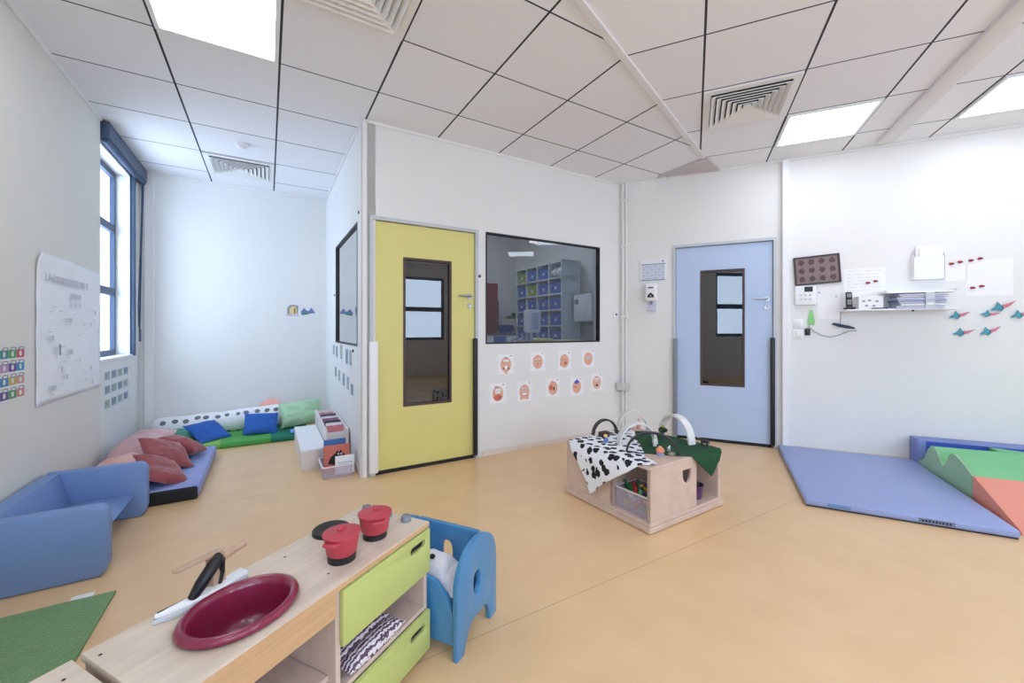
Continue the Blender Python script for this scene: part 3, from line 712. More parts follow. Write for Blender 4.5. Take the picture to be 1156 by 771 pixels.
for v_ in b.verts: v_.co += Vector((noise.noise(v_.co*4), noise.noise(v_.co*4 + Vector((9, 0, 0))), 0))*.014
o = obj('spotted_bolster', b, M_DOT, None, 60, M=T(*LU(5.50, -1.02, .125)) @ rot(z=30.96) @ rot(y=87.5)); tag(o, 'long white bolster with grey dots lying along the far wall', 'bolster')
cushion('salmon_cushion', 'small round salmon cushion tucked on top of the spotted bolster', mat('salmon plush', (240, 178, 164), .9, .05, 10, .1), .24, .24, .10, LU(5.585, .035, .235), 80, 0, 30.96, 9, seam=False, round_=True)
cushion('mint_cushion', 'large mint green cushion propped in the corner by the book boxes', M_MINT, .44, .30, .18, LU(5.30, .335, .205), 58, -4, 34, 10, wr=.03)
cushion('blue_cushion', 'royal blue cushion lying diamond-wise on the green mat', M_BLUEC, .32, .30, .09, LU(5.15, -.52, .135), 30, 0, 30.96+42, 11, group='royal blue cushions')
cushion('blue_cushion', 'royal blue square cushion leaning on bolster nearer the book boxes', M_BLUEC, .32, .26, .09, LU(5.17, -.06, .155), 48, 4, 30.96, 12, group='royal blue cushions')
cushion('teal_cushion', 'flat sea green round cushion at the left end of bolster', M_TEAL, .44, .32, .10, LU(5.22, -.82, .10), 8, 0, 30.96, 13, round_=True, seam=False)
cushion('blue_cloth', 'small pale blue cloth sticking out below the mint cushion', mat('pale blue cloth', (120, 160, 220), .9, .06, 12, .1), .20, .12, .04, LU(4.99, .31, .075), 6, 0, 30.96, 14, cat='cloth', seam=False)

# ------------------------------------------------------------ book boxes beside the side wall
EA = -59.04
M_BOX = mat('greyish white box board', (226, 218, 214), .6, .02, 8, .02)
lb = thing('low_bench_box', 'low white-topped wooden box beside the book browser', 'box', LU(4.26, .335), UA)
b = BM(); box(b, -.49, .47, -.10, .10, .155, .172, .003, 1); obj('top_board', b, M_WHITE, lb, 30)
b = BM(); plate(b, rect(-.485, .465, 0, .155), (), .012, M=T(0, -.098, 0)); obj('side_board', b, M_BOX, lb, 0)
b = BM(); plate(b, rect(-.485, .465, 0, .155), (), .012, M=T(0, .086, 0)); obj('side_board', b, M_BOX, lb, 0)
for x_ in (-.485, .453):
    b = BM(); box(b, x_, x_+.012, -.086, .086, 0, .155); obj('end_board', b, M_BOX, lb, 0)
bb = thing('book_browser', 'taller open wooden book box filled with picture books', 'book box', LU(4.40, .535), UA)
for y_ in (-.092, .080):
    b = BM(); plate(b, [(-.50, 0), (.50, 0), (.50, .30), (-.50, .275)], (), .012, M=T(0, y_, 0)); obj('side_board', b, M_BOX, bb, 0)
for x_ in (-.50, .488):
    b = BM(); box(b, x_, x_+.012, -.080, .080, 0, .26); obj('end_board', b, M_BOX, bb, 0)
b = BM(); box(b, -.488, .488, -.080, .080, .10, .112); obj('floor_board', b, M_BOX, bb, 0)
bc = [((206, 120, 128), 'pink'), ((240, 240, 244), 'white'), ((60, 62, 80), 'dark'), ((150, 110, 140), 'mauve'), ((236, 236, 238), 'pale'), ((86, 90, 110), 'slate'), ((210, 150, 150), 'rose'), ((230, 226, 230), 'cream')]
def book(label, m, w, h, th, M, group, extra=None):
    t = thing('picture_book', label, 'book', group=group); t.matrix_world = M
    b = BM(); box(b, -w/2, w/2, 0, .0015, 0, h); box(b, -w/2, w/2, th-.0015, th, 0, h); box(b, -w/2, -w/2+.0015, 0, th, 0, h); obj('cover', b, m, t, 0)
    b = BM(); box(b, -w/2+.002, w/2-.004, .0017, th-.0017, .003, h-.003); obj('pages', b, M_WHITEP, t, 0)
    return t
for i, (c, n) in enumerate(bc):
    book(n + ' thin picture book, %s along the tall book box' % ['foremost', 'second back', 'third back', 'fourth back', 'fifth back', 'third from rear', 'second from rear', 'rearmost'][i], mat('book ' + n, c, .5, .2, 20, 0), .145, .19, .012,
         T(*LU(3.99+.115*i, .535 + .004*(i % 3), .113)) @ rot(z=30.96) @ rot(x=-24 + 5*(i % 2)), 'picture books in the tall box')
cr = thing('clear_crate', 'small clear plastic crate of books beside the yellow door', 'crate', LU(3.60, .475), UA)
b = BM()
for s_ in (-1, 1):
    plate(b, [(-.125, .003), (.125, .003), (.14, .095), (-.14, .095)], (), .003, M=T(0, s_*.105-.0015, 0))
    plate(b, [(-.105, .003), (.105, .003), (.108, .095), (-.108, .095)], (), .003, M=T(s_*.131, 0, 0) @ rot(z=90))
box(b, -.125, .125, -.103, .103, 0, .003); obj('tub', b, M_CLEAR, cr, 0)
b = BM(); plate(b, rrect(-.148, .148, -.116, .116, .02), [rrect(-.138, .138, -.104, .104, .015)], .008, M=T(0, 0, .091), axis='xy'); obj('rim', b, mat('cloudy plastic', (228, 224, 230), .4), cr, 0)
bk = book('blue picture book standing rearmost in the clear crate', mat('book cover blue', (58, 108, 176), .5), .17, .245, .014, T(*LU(3.67, .485, .006)) @ rot(z=30.96) @ rot(x=-8), 'books in the clear crate')
bk = book('orange picture book with a dark animal on its cover', mat('book cover orange', (206, 112, 92), .5, .12, 30, 0), .20, .215, .014, T(*LU(3.60, .490, .006)) @ rot(z=30.96) @ rot(x=-8), 'books in the clear crate')
b = BM(); plate(b, [(-.07, .07), (-.05, .12), (-.01, .15), (.0, .17), (.015, .155), (.035, .175), (.04, .15), (.06, .13), (.065, .08), (.02, .05)], (), .001, M=T(0, -.0012, .0)); pic = obj('animal_picture', b, M_INK, bk, 0)
b = BM(); plate(b, oval(.03, .115, .02, .013), (), .001, M=T(0, -.0022, 0)); obj('snout', b, mat('snout pink', (196, 70, 90), .6), pic, 0)
for x_ in (.012, .034):
    b = BM(); plate(b, oval(x_, .140, .006, .007), (), .001, M=T(0, -.0022, 0)); obj('eye', b, M_WHITEP, pic, 0)
t = thing('white_leaflet', 'folded white leaflet at the front of the clear crate', 'leaflet', LU(3.505, .535, .012), 30.96, rx=-4)
b = BM(); box(b, -.072, .072, 0, .002, 0, .145); box(b, -.072, .070, .006, .008, 0, .142); obj('sheet', b, M_WHITEP, t, 0)
b = BM(); box(b, -.055, .06, -.0008, 0, .088, .092); box(b, -.05, .03, -.0008, 0, .076, .078); obj('print', b, M_INKG, t, 0)

# ------------------------------------------------------------ green rug with its white tag
M_RUG = ramp_mat('woven green grass rug', 'ShaderNodeTexWave', 'Fac', [(.1, (96, 130, 90)), (.5, (118, 154, 110)), (.9, (138, 174, 128))], .95, False, (1, 1, 1), lambda n: (setattr(n, 'bands_direction', 'X'), n.inputs['Scale'].__setattr__('default_value', 34), n.inputs['Distortion'].__setattr__('default_value', 4), n.inputs['Detail'].__setattr__('default_value', 4), n.inputs['Detail Scale'].__setattr__('default_value', 2.5)))
ra = math.degrees(math.atan2(.86, -.51))
rg = thing('green_rug', 'woven green floor rug between the foam sofa and play kitchen', 'rug', (-1.761, 1.812, 0), ra)
b = BM(); t_ = BM(); bmesh.ops.create_grid(t_, x_segments=90, y_segments=34, size=.5)
bmesh.ops.transform(t_, matrix=T(-.60, .255, .011) @ Matrix.Diagonal((1.2, .51, 1, 1)), verts=t_.verts)
for v_ in t_.verts: v_.co.z += .002*noise.noise(Vector((v_.co.x*60, v_.co.y*9, 0)))
r_ = bmesh.ops.extrude_face_region(t_, geom=t_.faces[:]); bmesh.ops.translate(t_, vec=(0, 0, -.011), verts=[g for g in r_['geom'] if isinstance(g, bmesh.types.BMVert)])
bmesh.ops.recalc_face_normals(t_, faces=t_.faces[:]); merge(b, t_)
obj('pile', b, M_RUG, rg, 30)
b = BM(); box(b, -.004, .052, .080, .152, .001, .0035); obj('care_tag', b, M_WHITEP, rg, 0)
# ------------------------------------------------------------ central play table
TA = 32.9; TL = T(.894, 2.829, 0) @ rot(z=TA)
tt = thing('play_table', 'square birch play table unit with open compartments in mid room', 'play table', (.894, 2.829, 0), TA)
M_TB = mat('birch unit board', (214, 190, 176), .55, .05, 3, .03, stretch=(6, 6, 6), col2=(202, 178, 164))
b = BM(); box(b, -.375, .375, -.375, .375, .004, .036, .004, 1); box(b, -.368, .368, -.368, .368, .036, .058, .003, 1); obj('plinth', b, M_TB, tt, 30)
ZT = .375
b = BM(); box(b, -.362, .362, -.362, .362, ZT-.016, ZT, .003, 1); obj('top_board', b, M_TB, tt, 30)
def halfround(cx, z, r):
    return [(cx-r, z), (cx+r, z)] + [(cx + r*cos(a), z - r*1.9*sin(a)**.75) for a in [pi*i/14 for i in range(1, 14)]]
HZ = ZT-.016
b = BM(); plate(b, rect(-.36, .092, .058, HZ), [halfround(-.008, .305, .044)[::1]], .014, M=T(0, -.36, 0)); obj('front_panel', b, M_TB, tt, 0)
b = BM(); plate(b, rect(-.36, .09, .058, HZ), (), .014, M=T(.346, 0, 0) @ rot(z=90) ); obj('side_panel', b, M_TB, tt, 0, M=Matrix.Identity(4))
P90 = Matrix(((0, 1, 0, 0), (1, 0, 0, 0), (0, 0, 1, 0), (0, 0, 0, 1)))
b = BM(); plate(b, rect(-.07, .36, .058, HZ), [halfround(.15, .305, .044)], .014, M=T(-.36, 0, 0) @ P90); obj('side_panel', b, M_TB, tt, 0)
b = BM(); plate(b, rect(-.09, .36, .058, HZ), (), .014, M=T(0, .346, 0)); obj('back_panel', b, M_TB, tt, 0)
b = BM(); box(b, -.36, -.01, -.07, -.056, .058, HZ); obj('divider', b, M_TB, tt, 0)
b = BM(); box(b, .078, .092, -.346, .0, .058, HZ); obj('divider', b, M_TB, tt, 0)
b = BM(); box(b, .0, .36, .0, .014, .058, HZ); obj('divider', b, M_TB, tt, 0)
b = BM(); plate(b, rect(-.36, -.0, .058, HZ), (), .014, M=T(.346, 0, 0) @ P90); obj('end_panel', b, M_TB, tt, 0)
b = BM(); box(b, -.36, -.346, -.36, -.344, .058, HZ); obj('corner_post', b, M_TB, tt, 0)
b = BM(); lathe(b, [(0, 0), (.007, 0), (.007, .002), (0, .002)], 16); obj('hole_shade', b, M_BLACKM, tt, M=T(.3455, -.18, .17) @ rot(y=-90))  # black disc painted as the darkness inside a small hole
def tloc(x, y, z=0): return tuple((TL @ T(x, y, z)).translation)

def cloth_sheet(poly, th, wave, seed):
    """poly in (s, y): s<0 hangs down beyond the edge, s>=0 lies on top; returns bmesh in (s,y) bent later"""
    t = BM(); vs = [t.verts.new((p[0], p[1], 0)) for p in poly]
    es = [t.edges.new((vs[i], vs[(i+1) % len(vs)])) for i in range(len(vs))]
    bmesh.ops.triangle_fill(t, edges=es, use_beauty=True)
    for ax in (0, 1):
        k = -.5
        while k < .6:
            n_ = Vector((1, 0, 0)) if ax == 0 else Vector((0, 1, 0))
            bmesh.ops.bisect_plane(t, geom=t.verts[:]+t.edges[:]+t.faces[:], plane_co=n_*k, plane_no=n_, dist=1e-5); k += .02
    for v in t.verts:
        s, y = v.co.x, v.co.y
        w = noise.noise(Vector((s*9+seed, y*9, seed)))*wave
        if s >= 0: v.co = Vector((s, y, .004 + abs(w)*.5))
        else:
            d = min(-s/.06, 1)
            v.co = Vector((-.006 - .016*d - (noise.noise(Vector((seed, y*14, s*4)))*.5+.5)*wave*1.6*d, y, s + .004))
    bmesh.ops.recalc_face_normals(t, faces=t.faces[:])
    return t
M_COW = ramp_mat('cow print fabric', 'ShaderNodeTexVoronoi', 'Distance', [(0, (22, 22, 30)), (.40, (236, 238, 246))], .85, True, (1, 1, 1), lambda n: (n.inputs['Scale'].__setattr__('default_value', 17), n.inputs['Randomness'].__setattr__('default_value', .75)), dist=.04)
def stick(o, th=.003):
    m = o.modifiers.new('thickness', 'SOLIDIFY'); m.thickness = th; m.offset = 1
poly = [(0, .335), (-.03, .30), (-.12, .21), (-.20, .145), (-.293, .090), (-.27, .055), (-.19, -.03), (-.12, -.13), (-.055, -.23), (0, -.30), (.04, -.335), (.085, -.345), (.115, -.30), (.13, -.22), (.20, -.16), (.32, -.03), (.43, .10), (.56, .22), (.62, .34), (.40, .350), (.2, .345)]
tb_ = cloth_sheet(poly, .003, .012, 2.3); b = BM(); merge(b, tb_)
o = obj('cow_print_cloth', b, M_COW, None, 80, M=TL @ T(-.362, 0, ZT)); stick(o); tag(o, 'black and white cow print cloth hanging in a point over the play table', 'cloth')
# green cloth: s runs away from the right-hand front edge
poly = [(0, -.36), (-.02, -.35), (-.08, -.27), (-.145, -.20), (-.10, -.14), (-.05, -.08), (0, -.035), (.06, .03), (.14, .10), (.24, .20), (.34, .20), (.44, .08), (.50, -.03), (.56, -.14), (.62, -.25), (.55, -.34), (.3, -.355), (.12, -.36)]
tb_ = cloth_sheet(poly, .003, .010, 5.1)
b = BM(); merge(b, tb_, Matrix(((0, -1, 0, 0), (1, 0, 0, 0), (0, 0, 1, 0), (0, 0, 0, 1))))
o = obj('green_cloth', b, M_DGREEN, None, 80, M=TL @ T(0, -.362, ZT-.002)); stick(o, .002); tag(o, 'bottle green cloth hanging in a point at right of the play table', 'cloth')

M_ARW = mat('grey white painted wood', (226, 226, 226), .5, .03, 10, .03)
def arch(p0, p1, h, wid, th, m, label):
    a = Vector(p0); c = Vector(p1); mid = (a+c)/2; dv = c-a; R = dv.length/2
    t = BM(); ro = []; n = 30
    for i in range(n+1):
        an = pi*i/n
        ring = []
        for rr, hh in ((R, h), (R-th, h-th)):
            for w_ in (-wid/2, wid/2): ring.append(t.verts.new((rr*cos(an), w_, hh*sin(an))))
        ro.append((ring[0], ring[1], ring[3], ring[2]))
    for A_, B_ in zip(ro, ro[1:]):
        for q in range(4): t.faces.new((A_[q], A_[(q+1) % 4], B_[(q+1) % 4], B_[q]))
    t.faces.new(ro[0]); t.faces.new(ro[-1][::-1]); bmesh.ops.recalc_face_normals(t, faces=t.faces[:])
    b = BM(); merge(b, t)
    o = obj('wooden_arch', b, m, None, 40, M=TL @ T(mid.x, mid.y, ZT+.008) @ Matrix.Rotation(math.atan2(dv.y, dv.x), 4, 'Z'))
    tag(o, label, 'arch', 'wooden arches on the play table')
M_ARB = mat('black painted wood', (38, 38, 44), .4, .1, 10, .03)
arch((-.135, .335), (.06, .27), .115, .034, .012, M_ARB, 'small black arch at the left on the cow cloth')
arch((-.235, -.075), (-.02, -.315), .135, .030, .012, M_ARB, 'larger black arch over the nearest corner of the table')
arch((-.16, .06), (.085, -.06), .150, .060, .012, M_ARW, 'white arch between the two black arches')
arch((.14, .345), (.33, .20), .160, .060, .012, M_ARW, 'white arch farthest back on the cow cloth')
arch((.255, -.225), (.34, .09), .175, .055, .013, M_ARW, 'tallest white arch standing on the green cloth')

def fig(name, label, x, y, build, rz=0, z=ZT+.007, cat='toy figure'):
    t = thing(name, label, cat, tloc(x, y, z), TA+rz)
    build(t); return t
def simple(c): return mat('toy %d %d %d' % c, c, .5, .06, 20, .02)
def doll(body, hair, skin=(226, 178, 150)):
    def f(t):
        b = BM(); lathe(b, [(0, 0), (.014, 0), (.016, .006), (.011, .026), (.008, .034), (0, .036)], 18); tube(b, [(-.012, 0, .028), (-.020, -.002, .014)], .004, 8); tube(b, [(.012, 0, .028), (.020, -.002, .014)], .004, 8); obj('body', b, simple(body), t)
        b = BM(); ball(b, (0, 0, .044), .0115); obj('head', b, simple(skin), t)
        b = BM(); ball(b, (0, .003, .049), (.0145, .0135, .011)); obj('hair', b, simple(hair), t)
    return f
def animal(col, spots=None, s=1.0):
    def f(t):
        b = BM(); ball(b, (0, 0, .034*s), (.028*s, .013*s, .014*s))
        for x_ in (-.018, .018):
            for y_ in (-.007, .007): tube(b, [(x_*s, y_*s, .03*s), (x_*s, y_*s, 0)], [.005*s, .0038*s], 8)
        tube(b, [(.022*s, 0, .04*s), (.034*s, 0, .052*s)], [.009*s, .007*s], 10); obj('body', b, simple(col), t)
        b = BM(); ball(b, (.038*s, 0, .054*s), (.012*s, .007*s, .008*s)); ball(b, (.034*s, .006*s, .062*s), .003*s); ball(b, (.034*s, -.006*s, .062*s), .003*s); obj('head', b, simple(spots or col), t)
        b = BM(); tube(b, [(-.028*s, 0, .038*s), (-.034*s, 0, .02*s)], .0022*s, 6); obj('tail', b, simple(col), t)
    return f
def tree(t):
    b = BM(); tube(b, [(0, 0, 0), (0, 0, .05)], [.008, .006], 10); obj('trunk', b, simple((60, 44, 36)), t)
    b = BM()
    for i in range(9):
        a = i*2.4; ball(b, (.018*cos(a), .018*sin(a), .042+.006*(i % 4)), (.016, .016, .013), u=10, v=7)
    obj('foliage', b, simple((30, 44, 34)), t)
    b = BM(); ball(b, (0, 0, .078), (.011, .011, .012)); obj('top_tuft', b, simple((170, 178, 74)), t)
def crate_box(t):
    b = BM(); plate(b, rect(-.036, .036, 0, .034), (), .003, M=T(0, -.022, 0)); plate(b, rect(-.036, .036, 0, .034), (), .003, M=T(0, .019, 0))
    box(b, -.036, -.033, -.022, .022, 0, .034); box(b, .033, .036, -.022, .022, 0, .034); box(b, -.036, .036, -.022, .022, 0, .004); obj('box_body', b, simple((66, 46, 48)), t, 0)
    b = BM(); box(b, -.034, .034, -.018, .018, .024, .028); obj('contents', b, simple((92, 70, 62)), t, 0)
def penguin(t):
    b = BM(); lathe(b, [(0, 0), (.012, 0), (.014, .02), (.011, .042), (.006, .052), (0, .055)], 18); obj('body', b, simple((226, 230, 222)), t)
    b = BM(); ball(b, (0, 0, .058), .010); tube(b, [(0, -.008, .058), (0, -.018, .056)], [.004, .001], 8); obj('head', b, simple((208, 212, 196)), t)
def cone_fig(t):
    b = BM(); lathe(b, [(0, 0), (.020, 0), (.018, .02), (.010, .05), (.004, .07), (0, .072)], 20); obj('body', b, simple((222, 168, 172)), t)
    b = BM(); ball(b, (0, 0, .074), .006); obj('tip', b, simple((236, 200, 200)), t)
def orange_toy(t):
    b = BM(); lathe(b, [(0, 0), (.022, 0), (.024, .010), (.018, .018), (0, .020)], 24); obj('base', b, simple((150, 160, 196)), t)
    b = BM(); lathe(b, [(0, .020), (.024, .020), (.027, .030), (.020, .044), (.008, .05), (0, .05)], 24); obj('dome', b, simple((240, 150, 110)), t)
    b = BM(); lathe(b, [(0, .05), (.010, .05), (.010, .055), (0, .055)], 16); obj('button', b, simple((244, 196, 150)), t)
fig('toy_box', 'small dark brown toy box under the small black arch', -.085, .265, crate_box, 0, cat='toy box')
fig('toy_doll', 'yellow-haired toy figure in blue on the cow cloth', -.20, .135, doll((96, 130, 196), (240, 208, 110)))
fig('toy_calf', 'black and white toy calf standing at right end of the green cloth', .30, -.285, animal((40, 42, 50), (200, 200, 206), 1.0), 100)
fig('toy_tree', 'dark bushy toy tree with yellow-green tuft on the green cloth', .27, .02, tree)
fig('toy_penguin', 'slim white toy bird standing in front of dark green cloth', .02, -.10, penguin)
fig('toy_gnome', 'tiny pink pointed toy at the far back of the play table', .335, .30, cone_fig)
fig('orange_top_toy', 'round orange-domed toy on the bare front corner of table', -.10, -.235, orange_toy, z=ZT+.001)
fig('toy_lamb', 'tiny white and black toy lamb inside the nearest black arch', .0, -.225, animal((214, 216, 222), (40, 42, 50), .62), 20)
fig('toy_cow', 'tiny black toy cow far back under the rear white arch', .20, .29, animal((34, 34, 40), (220, 220, 224), .8), 200)
fig('toy_rock', 'flat greenish grey toy stone by the near corner of table', -.04, -.275, lambda t: obj('stone_body', (lambda b: (ball(b, (0, 0, .008), (.030, .020, .011)), b)[1])(BM()), simple((150, 150, 128)), t), z=ZT+.001)

# toy bin in left compartment
tb = thing('toy_bin', 'clear plastic bin of coloured toys in the left compartment', 'bin', tloc(-.235, -.205, .059), TA)
b = BM()
for s_ in (-1, 1):
    plate(b, [(-.095, 0), (.095, 0), (.105, .125), (-.105, .125)], (), .003, M=T(0, s_*.122-.0015, 0))
    plate(b, [(-.118, 0), (.118, 0), (.124, .125), (-.124, .125)], (), .003, M=T(s_*.099, 0, 0) @ rot(z=90))
box(b, -.095, .095, -.12, .12, 0, .003); obj('tub', b, M_CLEAR, tb, 0)
b = BM(); plate(b, rrect(-.110, .110, -.130, .130, .015), [rrect(-.100, .100, -.118, .118, .012)], .007, M=T(0, 0, .124), axis='xy'); obj('rim', b, mat('cloudy plastic', (228, 224, 230), .4), tb, 0)
tc_ = [((40, 128, 66), 'green'), ((196, 40, 52), 'red'), ((232, 196, 70), 'yellow'), ((60, 96, 186), 'blue'), ((44, 110, 60), 'dark green'), ((226, 120, 60), 'orange'), ((206, 150, 190), 'pink'), ((230, 230, 236), 'white'), ((120, 84, 160), 'purple'), ((50, 50, 60), 'black'), ((90, 170, 120), 'sea green'), ((206, 60, 66), 'scarlet'), ((40, 120, 60), 'grass green'), ((226, 190, 90), 'mustard'), ((70, 140, 90), 'leaf green')]
k = 0
for layer, (zz, cells) in enumerate(((.006, [(-.055, -.07), (-.055, .0), (-.055, .07), (.03, -.06), (.03, .05)]), (.050, [(-.06, -.075), (-.055, -.02), (-.05, .04), (.02, -.02)]), (.092, [(-.055, -.075), (-.05, -.03), (-.045, .015), (-.04, .07), (.0, -.05), (.01, .03)]))):
    for (x_, y_) in cells:
        c, n = tc_[k]; k += 1
        t = thing('toy_animal', '%s toy animal %s in the clear bin' % (n, ['at the bottom', 'half way up', 'on top of the heap'][layer]), 'toy animal', tuple((TL @ T(-.235+x_, -.205+y_, .059+zz)).translation), TA+random.uniform(40, 140), 'toys in the clear bin')
        animal(c, None, (.72, .8, 1.05)[layer])(t)
# purple pot in right compartment
pt = thing('purple_pot', 'small dark purple pot in the right compartment under green cloth', 'pot', tloc(.195, -.285, .059), TA)
b = BM(); lathe(b, [(0, 0), (.036, 0), (.050, .085), (.053, .09), (.049, .092), (.040, .01), (0, .008)], 32); obj('pot_body', b, mat('purple plastic', (84, 50, 92), .45), pt)
b = BM(); tube(b, [(0, 0, .01), (-.01, 0, .09), (-.014, -.005, .13)], [.008, .010, .004], 10); obj('yellow_stick', b, simple((220, 208, 120)), pt)
b = BM(); ball(b, (.012, .01, .085), (.03, .026, .024)); obj('dark_filling', b, simple((60, 48, 60)), pt)

# ------------------------------------------------------------ right hand soft play
GM_A = -27.0
gm = thing('gym_mat', 'large periwinkle gym mat on the floor before the pale wall', 'gym mat', (1.946, 2.705, 0), GM_A)
b = BM(); box(b, 0, .985, 0, 1.42, .006, .052, .014, 3); obj('mat_cover', b, M_MATB2, gm, 50)
b = BM(); box(b, .008, .977, .008, 1.412, 0, .012); obj('underside', b, M_BLACKM, gm, 0)
b = BM(); box(b, .12, .24, -.002, .006, .016, .040, .001, 1); obj('maker_label', b, mat('grey blue label', (108, 138, 186), .6), gm, 0)
b = BM(); box(b, .56, .72, -.002, .006, .016, .040, .001, 1); lb_ = obj('maker_label', b, mat('grey label', (112, 122, 148), .6, .2, 60), gm, 0)
b = BM()
for i in range(9): box(b, .575+.015*i, .583+.015*i, -.003, -.0015, .022, .033)
obj('label_print', b, M_BLACKM, lb_, 0)
FA = -25.0      # soft play frame: x along the wall to the right, y towards the wall
FO = Vector((3.414, 3.426, 0)); FM = T(*FO) @ rot(z=FA)
def floc(x, y, z=0): return tuple((FM @ T(x, y, z)).translation)
# pieces stand beside mat
fb = thing('foam_block', 'long violet-blue foam block lying against the right wall', 'foam block', floc(0, 0), FA)
b = BM(); box(b, .0, 1.5, .0, .158, 0, .245, .008, 2); obj('block_cover', b, M_FBLUE, fb, 50)
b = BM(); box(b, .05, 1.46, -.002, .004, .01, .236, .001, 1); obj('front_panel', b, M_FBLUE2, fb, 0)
prof = []
def wave(s):   # s distance towards the camera
    pts = [(0, .075), (.05, .085), (.10, .12), (.15, .20), (.20, .245), (.25, .252), (.30, .225), (.345, .165), (.385, .135), (.425, .175), (.465, .245), (.51, .272), (.555, .268), (.60, .255), (.66, .232), (.75, .185)]
    for (a, za), (c, zc) in zip(pts, pts[1:]):
        if a <= s <= c:
            f = (s-a)/(c-a); return za + (zc-za)*f
    return pts[-1][1]
prof = [(0, 0), (-.75, 0)] + [(-.75 + .0125*i, wave(.75-.0125*i)) for i in range(61)]
fw_ = thing('foam_wave_block', 'green foam block with two humps between blue block and wedge', 'foam block', floc(0, 0), FA)
b = BM(); plate(b, [(p[0]-.004, p[1]) for p in prof], (), 1.28, M=T(.012, 0, 0) @ P90); bmesh.ops.recalc_face_normals(b, faces=b.faces[:]); obj('wave_body', b, M_FGREEN, fw_, 35)
b = BM(); plate(b, [(p[0]-.004, p[1]) for p in prof], (), .012, M=T(.0, 0, 0) @ P90, bev=.003); bmesh.ops.recalc_face_normals(b, faces=b.faces[:]); obj('wave_side_cover', b, M_FMINT, fw_, 35)
fo_ = thing('foam_wedge', 'coral orange foam wedge cut by the right edge of photo', 'foam wedge', floc(0, -.757), FA)
b = BM(); plate(b, [(0, 0), (0, .185), (-.015, .190), (-.46, .02), (-.475, 0)], (), 1.28, M=P90, bev=.006); bmesh.ops.recalc_face_normals(b, faces=b.faces[:]); obj('wedge_body', b, M_ORANGE, fo_, 35)
fg_ = thing('foam_step', 'green foam step behind the wave block, mostly out of frame', 'foam step', floc(.42, -.001), FA)
b = BM(); plate(b, [(0, .12), (0, .235), (.30, .215), (.9, .16), (.9, .12)], (), .09, M=T(0, -.095, 0), bev=.004); obj('step_body', b, M_FGREEN, fg_, 35)

# ------------------------------------------------------------ things on the middle wall
feat = []
faces = [(1.947, .840, 'puzzled', 'upper row leftmost, puzzled printed face with white brows and beard'),
         (2.315, .851, 'sad', 'upper row second, plain worried printed face with big eyes'),
         (2.651, .847, 'hand', 'upper row third, printed face leaning on its hand'),
         (2.978, .858, 'mask', 'upper row rightmost, printed face with pale nose patch'),
         (1.860, .569, 'cry', 'lower row leftmost, red-cheeked printed face bending forward'),
         (2.157, .566, 'laugh', 'lower row second, laughing printed face held in two hands'),
         (2.502, .575, 'yawn', 'lower row third, printed face with open dark mouth'),
         (2.817, .567, 'cap', 'lower row fourth, printed face under a blue cloth'),
         (3.100, .592, 'shock', 'lower row rightmost, surprised printed face with goggle eyes')]
M_SK2 = mat('printed cheek red', (206, 108, 92), .8, .06, 25, 0)
M_TEARB = mat('printed blue', (66, 96, 180), .7, .05, 20, 0)
